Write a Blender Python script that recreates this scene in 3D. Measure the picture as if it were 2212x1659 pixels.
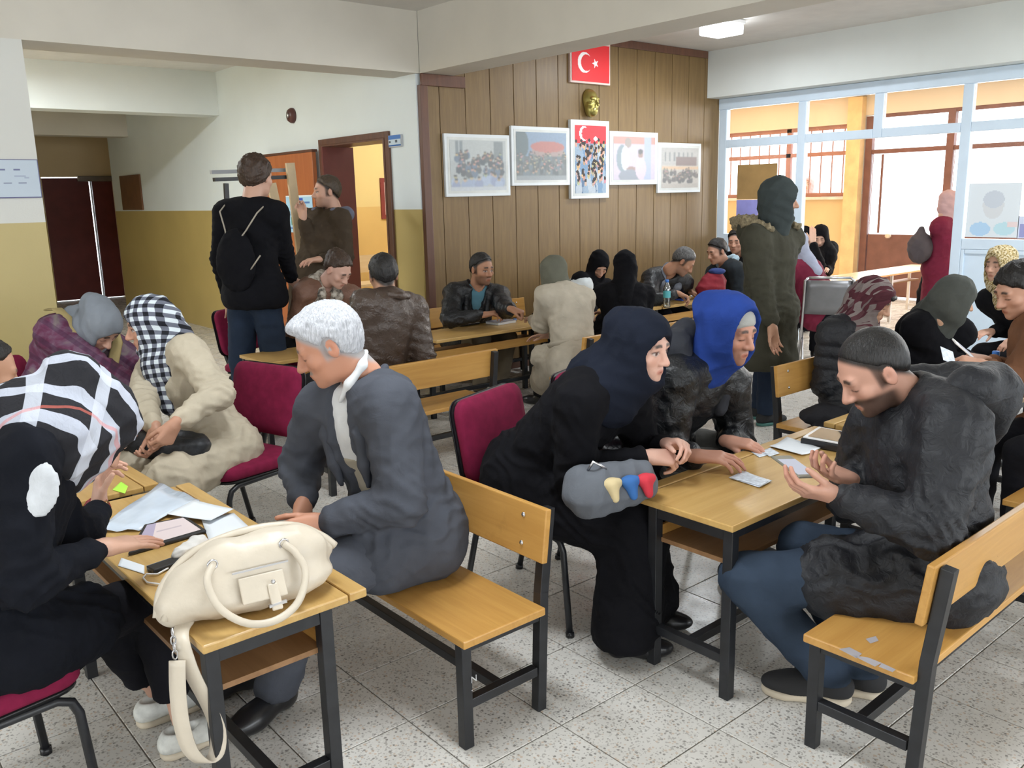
import bpy, bmesh, math, random
import numpy as np
from mathutils import Vector, Matrix, Quaternion
random.seed(7); rng = np.random.RandomState(7)
SC = bpy.context.scene
COL = SC.collection
for o in list(bpy.data.objects): bpy.data.objects.remove(o)

# ------------------------------------------------------------------ camera
FPX, IW, IH = 1886.4, 2212.0, 1659.0
YAW, PITCH, ROLL = math.radians(40.113), math.radians(12.177), math.radians(-1.343)
CAMZ = 1.6
_f = Vector((math.sin(YAW)*math.cos(PITCH), math.cos(YAW)*math.cos(PITCH), -math.sin(PITCH)))
_r = Vector((math.cos(YAW), -math.sin(YAW), 0)); _u = _r.cross(_f)
_r, _u = math.cos(ROLL)*_r+math.sin(ROLL)*_u, -math.sin(ROLL)*_r+math.cos(ROLL)*_u
cam = bpy.data.cameras.new('camera'); camo = bpy.data.objects.new('camera', cam); COL.objects.link(camo)
camo.matrix_world = Matrix(((_r.x,_u.x,-_f.x,0),(_r.y,_u.y,-_f.y,0),(_r.z,_u.z,-_f.z,CAMZ),(0,0,0,1)))
cam.sensor_fit = 'HORIZONTAL'; cam.sensor_width = 36; cam.lens = 36*FPX/IW; cam.clip_start = .05; cam.clip_end = 200
SC.camera = camo
def ray(px, py): return _f + _r*((px-IW/2)/FPX) - _u*((py-IH/2)/FPX)
def on_z(px, py, z):
    d = ray(px, py); t = (z-CAMZ)/d.z; return Vector((0,0,CAMZ))+d*t
def on_y(px, py, y):
    d = ray(px, py); return Vector((0,0,CAMZ))+d*(y/d.y)
def on_x(px, py, x):
    d = ray(px, py); return Vector((0,0,CAMZ))+d*(x/d.x)

# ------------------------------------------------------------------ world, view, large lights
SC.view_settings.view_transform = 'Standard'; SC.view_settings.look = 'None'
SC.view_settings.gamma = 1; SC.view_settings.use_curve_mapping = False
SC.view_settings.exposure = -0.08
W = bpy.data.worlds.new('overcast_sky'); SC.world = W; W.use_nodes = True
W.node_tree.nodes['Background'].inputs[0].default_value = (.90, .95, 1, 1)
W.node_tree.nodes['Background'].inputs[1].default_value = 5.0
def area(name, loc, rot, sx, sy, power, color):
    l = bpy.data.lights.new(name, 'AREA'); l.shape = 'RECTANGLE'; l.size = sx; l.size_y = sy
    l.energy = power; l.color = color
    o = bpy.data.objects.new(name, l); COL.objects.link(o); o.location = loc; o.rotation_euler = rot
    return o
DAY = (.88, .94, 1.0)
# daylight entering by the row of windows in the wall behind the photographer and by the exit front
for x, pw in ((-2.6,35), (.4,50), (3.4,80), (6.4,85)):
    area('window_daylight', (x, -4.7, 1.75), (math.radians(90), 0, 0), 2.2, 1.5, pw, DAY)
for y in (1.5, 4.0): area('window_daylight', (-4.7, y, 1.75), (math.radians(90), 0, math.radians(-90)), 2.0, 1.5, 45, DAY)
for y, w in ((8.0, 2.0), (5.0, 3.2), (2.0, 2.4)):
    area('exit_daylight', (12.35, y, 1.7), (math.radians(90), 0, math.radians(90)), w, 1.6, 110, (1, .96, .9))

# ------------------------------------------------------------------ materials
MATS = {}
def nodes_of(name, color=(.5,.5,.5), rough=.6, metal=0., spec=.5):
    m = bpy.data.materials.new(name); m.use_nodes = True
    nt = m.node_tree; b = nt.nodes['Principled BSDF']
    b.inputs['Base Color'].default_value = (*color, 1); b.inputs['Roughness'].default_value = rough
    b.inputs['Metallic'].default_value = metal; b.inputs['Specular IOR Level'].default_value = spec
    MATS[name] = m
    return m, nt, b
def N(nt, t, **kw):
    n = nt.nodes.new(t)
    for k, v in kw.items():
        if k.startswith('i_'):
            key = k[2:].replace('_', ' ')
            key = int(key) if key.isdigit() else key
            n.inputs[key].default_value = v
        else: setattr(n, k, v)
    return n
def L(nt, a, b): nt.links.new(a, b)
def ramp(nt, fac, stops):
    r = nt.nodes.new('ShaderNodeValToRGB'); e = r.color_ramp.elements
    while len(e) < len(stops): e.new(.5)
    for s, (p, c) in zip(e, stops): s.position = p; s.color = (*c, 1) if len(c) == 3 else c
    L(nt, fac, r.inputs[0]); return r.outputs[0]
def mix(nt, fac, a, b, mode='MIX'):
    n = nt.nodes.new('ShaderNodeMix'); n.data_type = 'RGBA'; n.blend_type = mode
    for s, v in ((n.inputs[0], fac), (n.inputs[6], a), (n.inputs[7], b)):
        if hasattr(v, 'is_output') or isinstance(v, bpy.types.NodeSocket): L(nt, v, s)
        else: s.default_value = v if not isinstance(v, tuple) else ((*v, 1) if len(v) == 3 else v)
    return n.outputs[2]
def bump(nt, b, h, dist=.002, strength=.5):
    n = N(nt, 'ShaderNodeBump'); n.inputs['Strength'].default_value = strength; n.inputs['Distance'].default_value = dist
    L(nt, h, n.inputs['Height']); L(nt, n.outputs[0], b.inputs['Normal'])
def mth(nt, op, a, b=None):
    n = nt.nodes.new('ShaderNodeMath'); n.operation = op
    for s, v in zip(n.inputs, (a, b)):
        if v is None: continue
        if isinstance(v, (int, float)): s.default_value = v
        else: L(nt, v, s)
    return n.outputs[0]
def plain(name, color, rough=.6, metal=0., spec=.5, vary=.12, scale=6., bmp=0., bscale=60., coords='Object'):
    """a colour with faint mottling and, if asked, fine relief"""
    if name in MATS: return MATS[name]
    m, nt, b = nodes_of(name, color, rough, metal, spec)
    tc = N(nt, 'ShaderNodeTexCoord')
    if vary:
        nz = N(nt, 'ShaderNodeTexNoise', i_Scale=scale, i_Detail=4.); L(nt, tc.outputs[coords], nz.inputs['Vector'])
        lo = tuple(c*(1-vary) for c in color); hi = tuple(min(1, c*(1+vary)) for c in color)
        L(nt, ramp(nt, nz.outputs[0], ((.3, lo), (.7, hi))), b.inputs['Base Color'])
    if bmp:
        n2 = N(nt, 'ShaderNodeTexNoise', i_Scale=bscale, i_Detail=5.); L(nt, tc.outputs[coords], n2.inputs['Vector'])
        bump(nt, b, n2.outputs[0], bmp)
    return m
def painted_wall(name, upper, lower, h=1.503):
    m, nt, b = nodes_of(name, upper, .75)
    g = N(nt, 'ShaderNodeNewGeometry'); s = N(nt, 'ShaderNodeSeparateXYZ'); L(nt, g.outputs['Position'], s.inputs[0])
    nz = N(nt, 'ShaderNodeTexNoise', i_Scale=1.6, i_Detail=6.); L(nt, g.outputs['Position'], nz.inputs['Vector'])
    up = ramp(nt, nz.outputs[0], ((.3, tuple(c*.95 for c in upper)), (.7, upper)))
    lo = ramp(nt, nz.outputs[0], ((.3, tuple(c*.88 for c in lower)), (.7, lower)))
    if lower is not None:
        L(nt, mix(nt, mth(nt, 'LESS_THAN', s.outputs[2], h), up, lo), b.inputs['Base Color'])
        r = mth(nt, 'MULTIPLY_ADD', mth(nt, 'LESS_THAN', s.outputs[2], h), -.35); r.node.inputs[2].default_value = .8
        L(nt, r, b.inputs['Roughness'])
    n2 = N(nt, 'ShaderNodeTexNoise', i_Scale=90., i_Detail=3.); L(nt, g.outputs['Position'], n2.inputs['Vector'])
    bump(nt, b, n2.outputs[0], .001, .4)
    return m
def wood(name, c1, c2, rough=.4, axis=0, scale=1.):
    m, nt, b = nodes_of(name, c1, rough)
    tc = N(nt, 'ShaderNodeTexCoord'); mp = N(nt, 'ShaderNodeMapping'); L(nt, tc.outputs['Object'], mp.inputs[0])
    sc = [22*scale]*3; sc[axis] = 1.6*scale; mp.inputs['Scale'].default_value = sc
    oi = N(nt, 'ShaderNodeObjectInfo'); cb = N(nt, 'ShaderNodeCombineXYZ'); 
    for i in range(3): L(nt, mth(nt, 'MULTIPLY', oi.outputs['Random'], 7.3+i*3), cb.inputs[i])
    L(nt, cb.outputs[0], mp.inputs['Location'])
    nz = N(nt, 'ShaderNodeTexNoise', i_Scale=1.3, i_Detail=7., i_Roughness=.62, i_Distortion=.6); L(nt, mp.outputs[0], nz.inputs['Vector'])
    col = ramp(nt, nz.outputs[0], ((.28, c2), (.5, tuple((a+d)/2 for a, d in zip(c1, c2))), (.7, c1)))
    n3 = N(nt, 'ShaderNodeTexNoise', i_Scale=5., i_Detail=6., i_Roughness=.7); L(nt, tc.outputs['Object'], n3.inputs['Vector'])
    st = ramp(nt, n3.outputs[0], ((.62, (0,0,0)), (.78, (1,1,1))))
    L(nt, mix(nt, mth(nt, 'MULTIPLY', st, .35), col, tuple(c*.45 for c in c2)), b.inputs['Base Color'])
    bump(nt, b, nz.outputs[0], .0006, .5)
    return m
def glass_mat(name, tint=(1,1,1), refl=.06):
    m = bpy.data.materials.new(name); m.use_nodes = True; nt = m.node_tree; nt.nodes.remove(nt.nodes['Principled BSDF'])
    out = nt.nodes['Material Output']; t = N(nt, 'ShaderNodeBsdfTransparent'); t.inputs[0].default_value = (*tint, 1)
    g = N(nt, 'ShaderNodeBsdfGlossy'); g.inputs['Roughness'].default_value = .02
    lw = N(nt, 'ShaderNodeLayerWeight', i_Blend=.25); mx = N(nt, 'ShaderNodeMixShader')
    f = mth(nt, 'MULTIPLY_ADD', lw.outputs['Fresnel'], .8); f.node.inputs[2].default_value = refl*.4
    L(nt, f, mx.inputs[0]); L(nt, t.outputs[0], mx.inputs[1]); L(nt, g.outputs[0], mx.inputs[2]); L(nt, mx.outputs[0], out.inputs[0])
    MATS[name] = m; return m
def emit(name, color, strength):
    m = bpy.data.materials.new(name); m.use_nodes = True; nt = m.node_tree; nt.nodes.remove(nt.nodes['Principled BSDF'])
    e = N(nt, 'ShaderNodeEmission'); e.inputs[0].default_value = (*color, 1); e.inputs[1].default_value = strength
    L(nt, e.outputs[0], nt.nodes['Material Output'].inputs[0]); MATS[name] = m; return m
def attr_mat(name, rough=.6, layer='Col', bmp=0., bscale=80., spec=.5):
    m, nt, b = nodes_of(name, (1,1,1), rough, 0, spec)
    a = N(nt, 'ShaderNodeVertexColor', layer_name=layer); L(nt, a.outputs[0], b.inputs['Base Color'])
    if bmp:
        tc = N(nt, 'ShaderNodeTexCoord'); n2 = N(nt, 'ShaderNodeTexNoise', i_Scale=bscale, i_Detail=4.); L(nt, tc.outputs['Object'], n2.inputs['Vector'])
        bump(nt, b, n2.outputs[0], bmp)
    return m

WALL = painted_wall('wall_paint', (.66,.66,.62), (.50,.40,.165))
WALLW = painted_wall('hall_paint', (.80,.87,.89), (.56,.43,.16))
CEIL = plain('ceiling_paint', (.72,.70,.66), .85, vary=.04)
BEAM = plain('beam_paint', (.62,.585,.51), .8, vary=.05, scale=2)
BEAMW = plain('beam_white_paint', (.74,.78,.76), .8, vary=.03, scale=2)
ORANGE = painted_wall('vestibule_paint', (.84,.73,.58), (.82,.60,.33))
ROOMY = painted_wall('classroom_paint', (.92,.66,.26), (.90,.56,.18))
PLANK = wood('panel_board', (.23,.145,.055), (.165,.098,.036), .42, axis=2, scale=1.2)
TRIM = wood('trim_wood', (.16,.07,.04), (.10,.045,.03), .4, axis=2)
DESKW = wood('desk_wood', (.60,.39,.14), (.48,.28,.085), .32, axis=0)
BENCHW = wood('bench_wood', (.60,.33,.09), (.47,.235,.055), .34, axis=0)
SHELFW = wood('shelf_wood', (.30,.16,.07), (.2,.1,.04), .5, axis=0)
BLKM = plain('black_paint_metal', (.014,.015,.018), .38, vary=.3, scale=20, bmp=.0004)
STEEL = plain('bright_steel', (.6,.6,.62), .28, 1., vary=.05)
PVC = plain('white_pvc', (.66,.78,.90), .4, vary=.03)
DOORR = wood('door_red', (.30,.10,.04), (.22,.065,.03), .4, axis=2, scale=.6)
DOORD = plain('door_dark_red', (.13,.022,.02), .5, vary=.15)
DOORO = wood('door_orange', (.50,.17,.06), (.40,.12,.04), .42, axis=2, scale=.5)
EXITR = plain('exit_door_paint', (.20,.09,.075), .5, vary=.15)
MAROON = plain('maroon_cloth', (.20,.012,.048), .9, vary=.15, scale=25, bmp=.0006, bscale=400, spec=.2)
GLASS = glass_mat('clear_glass')
PAPER = plain('white_paper', (.78,.82,.86), .7, vary=.03)
BLKP = plain('black_plastic', (.012,.012,.014), .35, vary=.1)
WHTP = plain('white_plastic', (.8,.8,.8), .3, vary=.02)
# ------------------------------------------------------------------ mesh helpers
class MB:
    """collects vertices and faces; build() links ONE mesh object"""
    def __init__(s): s.v = []; s.f = []; s.sm = []
    def add(s, v, f, smooth=False):
        o = len(s.v); s.v += [tuple(p) for p in v]; s.f += [tuple(i+o for i in q) for q in f]; s.sm += [smooth]*len(f); return s
    def box(s, lo, hi, M=None):
        x0,y0,z0 = lo; x1,y1,z1 = hi
        v = [Vector(p) for p in ((x0,y0,z0),(x1,y0,z0),(x1,y1,z0),(x0,y1,z0),(x0,y0,z1),(x1,y0,z1),(x1,y1,z1),(x0,y1,z1))]
        if M is not None: v = [M @ p for p in v]
        return s.add(v, [(3,2,1,0),(4,5,6,7),(0,1,5,4),(1,2,6,5),(2,3,7,6),(3,0,4,7)])
    def bar(s, a, b, w, h=None, up=(0,0,1)):
        """square bar from a to b"""
        h = h or w; a = Vector(a); b = Vector(b); d = (b-a); ln = d.length; d.normalize(); up = Vector(up)
        if abs(d.dot(up)) > .98: up = Vector((1,0,0))
        x = d.cross(up).normalized(); y = x.cross(d).normalized()
        v = []
        for p in (a, b):
            for sx, sy in ((-1,-1),(1,-1),(1,1),(-1,1)): v.append(p+x*sx*w/2+y*sy*h/2)
        return s.add(v, [(3,2,1,0),(4,5,6,7),(0,1,5,4),(1,2,6,5),(2,3,7,6),(3,0,4,7)])
    def tube(s, pts, r, n=8, closed=False, ry=None, cap=True):
        """round tube along points; r is a number or a list"""
        P = [Vector(p) for p in pts]; m = len(P); rings = []
        prev = None
        for i, p in enumerate(P):
            a = P[i-1] if (i or closed) else P[0]; b = P[(i+1) % m] if (i < m-1 or closed) else P[-1]
            t = (b-a).normalized()
            if prev is None:
                up = Vector((0,0,1)) if abs(t.z) < .9 else Vector((1,0,0)); x = t.cross(up).normalized()
            else: x = (prev-t*prev.dot(t)).normalized()
            prev = x; y = t.cross(x)
            ri = r[i] if isinstance(r, (list, tuple)) else r; rj = ri if ry is None else ry
            rings.append([p+x*math.cos(k*2*math.pi/n)*ri+y*math.sin(k*2*math.pi/n)*rj for k in range(n)])
        v = [q for g in rings for q in g]; f = []
        for i in range(m if closed else m-1):
            j = (i+1) % m
            for k in range(n): f.append((i*n+k, i*n+(k+1) % n, j*n+(k+1) % n, j*n+k))
        if not closed and cap: f += [tuple(range(n))[::-1], tuple((m-1)*n+k for k in range(n))]
        return s.add(v, f, True)
    def lathe(s, prof, n=20, M=None, cap=True):
        v = []; f = []
        for r, z in prof:
            for k in range(n): v.append(Vector((r*math.cos(2*math.pi*k/n), r*math.sin(2*math.pi*k/n), z)))
        for i in range(len(prof)-1):
            for k in range(n): f.append((i*n+k, i*n+(k+1) % n, (i+1)*n+(k+1) % n, (i+1)*n+k))
        if cap: f += [tuple(range(n))[::-1], tuple((len(prof)-1)*n+k for k in range(n))]
        if M is not None: v = [M @ p for p in v]
        return s.add(v, f, True)
    def prism(s, poly, z0, z1, M=None):
        n = len(poly); v = [Vector((x,y,z0)) for x,y in poly]+[Vector((x,y,z1)) for x,y in poly]
        if M is not None: v = [M @ p for p in v]
        f = [tuple(range(n))[::-1], tuple(range(n, 2*n))]+[(i,(i+1)%n,n+(i+1)%n,n+i) for i in range(n)]
        return s.add(v, f)
    def grid(s, fn, nu, nv, smooth=True):
        v = [fn(i/nu, j/nv) for j in range(nv+1) for i in range(nu+1)]
        f = [(j*(nu+1)+i, j*(nu+1)+i+1, (j+1)*(nu+1)+i+1, (j+1)*(nu+1)+i) for j in range(nv) for i in range(nu)]
        return s.add(v, f, smooth)
    def mesh(s, name):
        m = bpy.data.meshes.new(name); m.from_pydata([tuple(p) for p in s.v], [], s.f); m.update()
        m.polygons.foreach_set('use_smooth', s.sm); return m
    def build(s, name, mat, parent=None, bevel=0., thick=0., sub=0):
        return link(name, s.mesh(name), mat, parent, bevel, thick, sub)
def link(name, mesh, mat, parent=None, bevel=0., thick=0., sub=0):
    o = bpy.data.objects.new(name, mesh); COL.objects.link(o)
    if mat is not None and not mesh.materials: mesh.materials.append(mat)
    if parent is not None: o.parent = parent
    if thick:
        d = o.modifiers.new('thick', 'SOLIDIFY'); d.thickness = thick; d.offset = 0
    if bevel:
        b = o.modifiers.new('bevel', 'BEVEL'); b.width = bevel; b.segments = 2; b.limit_method = 'ANGLE'
    if sub:
        d = o.modifiers.new('sub', 'SUBSURF'); d.levels = sub; d.render_levels = sub
    return o
def tag(o, label=None, cat=None, group=None, kind=None):
    if label: o['label'] = label
    if cat: o['category'] = cat
    if group: o['group'] = group
    if kind: o['kind'] = kind
    return o
def thing(name, label, cat, loc=(0,0,0), rz=0., group=None):
    o = bpy.data.objects.new(name, None); COL.objects.link(o); o.location = loc; o.rotation_euler = (0,0,rz); o.empty_display_size = .1
    return tag(o, label, cat, group)
def struct(name, mb, mat, parent=None, bevel=0.):
    o = mb.build(name, mat, parent, bevel)
    if parent is None: o['kind'] = 'structure'
    return o
def dup(root, loc, rz, label=None, group=None):
    r = root.copy(); COL.objects.link(r); r.location = loc; r.rotation_euler = (0,0,rz)
    if label: r['label'] = label
    if group: r['group'] = group
    for ch in list(root.children):
        c = ch.copy(); COL.objects.link(c); c.parent = r
        for g in list(ch.children):
            d = g.copy(); COL.objects.link(d); d.parent = c
    return r
def quad(name, pts, mat, parent=None, thick=.0015):
    return MB().add(pts, [(0,1,2,3)]).build(name, mat, parent, thick=thick)
def spl(pts, n=5):
    """smooth curve through points"""
    P = [Vector(p) for p in pts]; P = [P[0]*2-P[1]]+P+[P[-1]*2-P[-2]]; o = []
    for i in range(1, len(P)-2):
        a, b, c, d = P[i-1:i+3]
        for k in range(n):
            t = k/n; o.append(.5*((2*b)+(c-a)*t+(2*a-5*b+4*c-d)*t*t+(3*b-a-3*c+d)*t**3))
    return o+[P[-2]]
# ================================================================== THE ROOM
X0, X1, Y0, YP, CZ, BZ = -5., 8.3, -5., 6.2, 3.07, 2.594
# ---- floor: terrazzo tiles
m, nt, b = nodes_of('terrazzo', (.6,.58,.54), .28)
g = N(nt, 'ShaderNodeNewGeometry')
oi = N(nt, 'ShaderNodeObjectInfo')
n1 = N(nt, 'ShaderNodeTexNoise', i_Scale=3., i_Detail=4.); L(nt, g.outputs['Position'], n1.inputs['Vector'])
base = ramp(nt, n1.outputs[0], ((.3, (.58,.56,.52)), (.7, (.70,.68,.64))))
v1 = N(nt, 'ShaderNodeTexVoronoi', i_Scale=75.); L(nt, g.outputs['Position'], v1.inputs['Vector'])
chip = ramp(nt, v1.outputs['Distance'], ((.0, (1,1,1)), (.30, (1,1,1)), (.36, (0,0,0))))
sel = N(nt, 'ShaderNodeSeparateColor'); L(nt, v1.outputs['Color'], sel.inputs[0])
dark = mth(nt, 'MULTIPLY', chip, mth(nt, 'GREATER_THAN', sel.outputs[0], .70))
tan = mth(nt, 'MULTIPLY', chip, mth(nt, 'LESS_THAN', sel.outputs[0], .30))
c = mix(nt, mth(nt, 'MULTIPLY', dark, .75), base, (.14,.13,.12))
c = mix(nt, mth(nt, 'MULTIPLY', tan, .55), c, (.50,.33,.20))
v2 = N(nt, 'ShaderNodeTexVoronoi', i_Scale=190.); L(nt, g.outputs['Position'], v2.inputs['Vector'])
s2 = N(nt, 'ShaderNodeSeparateColor'); L(nt, v2.outputs['Color'], s2.inputs[0])
c = mix(nt, mth(nt, 'MULTIPLY', mth(nt, 'GREATER_THAN', s2.outputs[1], .86), .5), c, (.2,.18,.16))
c = mix(nt, mth(nt, 'MULTIPLY', oi.outputs['Random'], .16), c, (.40,.36,.30))
L(nt, c, b.inputs['Base Color'])
n2 = N(nt, 'ShaderNodeTexNoise', i_Scale=7., i_Detail=5.); L(nt, g.outputs['Position'], n2.inputs['Vector'])
L(nt, ramp(nt, n2.outputs[0], ((.3, (.2,)*3), (.75, (.42,)*3))), b.inputs['Roughness'])
TERR = m
GROUT = plain('grout', (.22,.20,.17), .9)
floor = struct('floor', MB().box((X0,Y0,-.15), (13.2, 17, -.004)), GROUT)
TS = .338; ox, oy = 1.99, 1.762
g_ = .0022; bv = .0015
tm = MB(); h = TS/2-g_
tm.add([(-h,-h,-.004),(h,-h,-.004),(h,h,-.004),(-h,h,-.004),(-h,-h,-bv),(h,-h,-bv),(h,h,-bv),(-h,h,-bv),(-h+bv,-h+bv,0),(h-bv,-h+bv,0),(h-bv,h-bv,0),(-h+bv,h-bv,0)],
       [(0,1,5,4),(1,2,6,5),(2,3,7,6),(3,0,4,7),(4,5,9,8),(5,6,10,9),(6,7,11,10),(7,4,8,11),(8,9,10,11)])
tmesh = tm.mesh('tile'); tmesh.materials.append(TERR)
cand = []; rest = MB()
for i in range(-22, 34):
    for j in range(-20, 46):
        x, y = ox+(i+.5)*TS, oy+(j+.5)*TS
        if x < X0+.2 or x > 13 or y < Y0+.2 or y > 16.8: continue
        v = Vector((x,y,-CAMZ)); d = v.dot(_f)
        vis = d > .3 and abs(v.dot(_r)/d) < .66 and abs(v.dot(_u)/d) < .50
        cand.append((0 if vis else 1, d if d > 0 else 50, x, y))
cand.sort()
for k, (vis, d, x, y) in enumerate(cand):
    if k < 300:
        o = bpy.data.objects.new('tile', tmesh); COL.objects.link(o); o.parent = floor; o.location = (x,y,0)
    else:
        rest.add([(x-h,y-h,0),(x+h,y-h,0),(x+h,y+h,0),(x-h,y+h,0)], [(0,1,2,3)])
o = rest.build('tile_field', TERR, floor); o['kind'] = 'stuff'
# ---- ceiling
struct('ceiling', MB().box((X0,Y0,CZ), (8.5,17,CZ+.15)), CEIL)
# ---- panelled wall
wb = struct('wall_back', MB().box((4.54,YP+.03,0), (8.55,YP+.25,CZ)).box((4.29,YP+.03,0),(4.54,6.71,CZ)), WALLW)
xs = [4.375]+[4.501+.2735*k for k in range(15)]
for a_, b_ in zip(xs, xs[1:]):
    MB().box((a_+.003,YP,.09), (min(b_,8.33)-.003,YP+.029,CZ-.002)).build('plank', PLANK, wb, bevel=.003)
struct('trim_1', MB().box((4.30,YP-.02,.0), (4.374,YP+.028,BZ-.09)), TRIM, bevel=.004)
struct('trim_2', MB().box((4.31,YP-.03,BZ-.095), (4.76,YP-.0005,BZ-.002)), TRIM, bevel=.004)
struct('trim_3', MB().box((4.66,YP-.02,CZ-.075), (8.08,YP-.0005,CZ-.002)), TRIM, bevel=.004)
struct('baseboard_back', MB().box((4.38,YP-.018,0), (8.27,YP+.028,.088)), TRIM, bevel=.004)
# ---- wall with the doors (runs back along the hall)
DX, DT = 4.29, .25
wd = struct('wall_hall', MB().box((DX,7.84,0), (DX+DT,14.6,CZ)).box((DX,6.71,2.115), (DX+DT,7.84,CZ)), WALLW)
# ---- left wall and its opening, beams
struct('wall_left', MB().box((X0,YP,0), (1.393,YP+.36,BZ)), WALL)
struct('trim_4', MB().box((X0,YP,BZ), (4.31,YP+.36,CZ)), BEAM)       # beam over the opening
struct('trim_5', MB().box((4.312,Y0,BZ), (4.64,YP-.002,CZ)), BEAM)       # beam running towards the camera
struct('trim_6', MB().box((8.1,Y0,2.588), (8.5,YP-.002,CZ)), BEAMW)     # beam over the glass front
struct('trim_7', MB().box((-2,10.27,2.59), (DX-.001,10.6,CZ)), BEAMW)  # beam across the hall
struct('trim_8', MB().box((0,13.6,2.56), (DX-.001,13.9,CZ)), BEAM)
# ---- hall end
HALLD = painted_wall('hall_far_paint', (.72,.58,.36), (.60,.44,.13))
struct('wall_hall_end', MB().box((0,16.4,0), (3.70,16.6,CZ)).box((3.70,16.4,2.08),(4.85,16.6,CZ)).box((4.85,16.4,0),(6,16.6,CZ)), HALLD)
struct('wall_hall_left', MB().box((.1,6.6,0), (.3,16.4,CZ)), HALLD)
struct('wall_hall_return', MB().box((4.95,14.6,0), (5.1,16.4,CZ)).box((4.54,14.5,0),(5.1,14.6,CZ)), HALLD)
d2 = thing('door_2', None, None); d2['kind'] = 'structure'
MB().box((3.71,16.42,.01), (4.44,16.47,2.06)).build('door_leaf', DOORD, d2, bevel=.004)
MB().box((4.455,16.40,.01), (4.475,16.44,2.04)).build('edge_strip', PVC, d2)
MB().box((4.48,16.37,.01), (4.83,16.42,2.05)).build('door_leaf', DOORD, d2, bevel=.004)
MB().box((4.80,16.35,.01), (4.835,16.369,2.02)).build('edge_strip', plain('pale_edge',(.7,.55,.42),.5), d2)
MB().box((4.25,16.33,2.0), (4.95,16.40,2.09)).build('door_closer', plain('grey_metal',(.25,.22,.2),.4,.6), d2, bevel=.01)
nb = tag(MB().box((DX-.025,13.25,1.52), (DX-.001,14.15,2.02)).build('hall_notice_board', plain('panel_brown',(.16,.07,.03),.6), None, bevel=.004), 'narrow brown notice board high on the wall of the far hall', 'board')
# ---- walls out of view
struct('wall_front', MB().box((X0,Y0-.2,0), (8.5,Y0,.95)).box((X0,Y0-.2,2.55),(8.5,Y0,CZ)).box((X0,Y0-.2,.95),(-3.75,Y0,2.55)).box((-1.45,Y0-.2,.95),(-.75,Y0,2.55)).box((1.55,Y0-.2,.95),(2.25,Y0,2.55)).box((4.55,Y0-.2,.95),(5.25,Y0,2.55)).box((7.55,Y0-.2,.95),(8.5,Y0,2.55)), WALL)
struct('wall_side', MB().box((X0-.2,Y0,0), (X0,YP,.95)).box((X0-.2,Y0,2.55),(X0,YP,CZ)).box((X0-.2,Y0,.95),(X0,.45,2.55)).box((X0-.2,2.55,.95),(X0,2.95,2.55)).box((X0-.2,5.05,.95),(X0,YP,2.55)), WALL)
# ---- glass front to the vestibule
PX = 8.3
w1 = thing('window_1', None, None); w1['kind'] = 'structure'
def rail(name, y0, y1, z0, z1, t=.06, x=PX): return MB().box((x,y0,z0), (x+t,y1,z1)).build(name, PVC, w1, bevel=.006)
rail('top_rail', Y0, 6.19, 2.47, 2.586)
MU = [6.13, 5.155, 4.34, 3.52, 2.6, 1.7, .8, -.1, -1., -2, -3, -4]
for k, y in enumerate(MU):
    w = .045 if k else .05
    rail('mullion', y-w, y+w, (2.06 if y == 4.34 else .0), 2.4695, .07)
for k, (a_, b_) in enumerate(zip(MU, MU[1:])):
    lo, hi = b_+.046, a_-.046
    rail('transom', lo, hi, 2.06, 2.145)
    MB().box((PX+.025,lo,2.146), (PX+.031,hi,2.469)).build('glass_pane', GLASS, w1)
    if k in (1, 2): continue
    rail('bottom_rail', lo, hi, 1.03, 1.125)
    MB().box((PX+.025,lo,1.126), (PX+.031,hi,2.059)).build('glass_pane', GLASS, w1)
    MB().box((PX+.02,lo,.06), (PX+.04,hi,1.029)).build('panel', PVC, w1, bevel=.003)
    rail('panel_bead', lo, lo+.03, .07, 1.028, .055); rail('panel_bead', hi-.03, hi, .07, 1.028, .055); rail('panel_bead', lo+.031, hi-.031, .99, 1.028, .055)
    rail('kick_rail', lo, hi, 0, .069)
# ---- vestibule beyond the glass
VX = 12.5
struct('wall_vestibule_side', MB().box((PX+.25,9.5,0), (VX,9.7,2.9)).box((PX+.02,6.46,0),(PX+.2,9.5,2.9)), ORANGE)
struct('wall_vestibule_near', MB().box((PX,Y0-.2,0), (VX,Y0,2.9)), ORANGE)
struct('ceiling_vestibule', MB().box((PX+.2,Y0,2.9), (VX+.2,9.7,3.05)), plain('vest_ceiling',(.86,.72,.52),.85,vary=.04))
wf = struct('wall_exit', MB().box((VX,6.95,0), (VX+.2,9.7,1.46)).box((VX,6.72,0),(VX+.2,6.95,2.9)).box((VX,Y0,2.62),(VX+.2,6.72,2.9)).box((VX,6.95,2.52),(VX+.2,9.7,2.9)).box((VX,9.35,1.46),(VX+.2,9.7,2.52)), ORANGE)
struct('trim_9', MB().box((VX-.12,6.72,0), (VX-.001,6.94,2.88)), plain('orange_pillar',(.82,.58,.30),.6))
struct('trim_10', MB().box((VX-.06,6.96,1.43), (VX-.001,9.3,1.47)), plain('sill_white',(.8,.74,.66),.5))
w2 = thing('window_2', None, None); w2['kind'] = 'structure'
BARM = plain('window_frame_paint',(.42,.20,.16),.5)
for y in (6.98, 8.0, 9.3): MB().box((VX+.05,y-.04,1.47), (VX+.11,y+.04,2.515)).build('mullion', BARM, w2)
for z in (1.50, 2.11, 2.49): MB().box((VX+.05,6.99,z-.03), (VX+.10,9.3,z+.03)).build('rail', BARM, w2)
for k in range(12): MB().box((VX+.13,7.1+.185*k,1.475), (VX+.145,7.118+.185*k,2.5)).build('window_bar', BARM, w2)
MB().box((VX+.07,7.0,1.5), (VX+.075,9.3,2.49)).build('glass_pane', GLASS, w2)
d1 = thing('door_1', None, None); d1['kind'] = 'structure'
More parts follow.
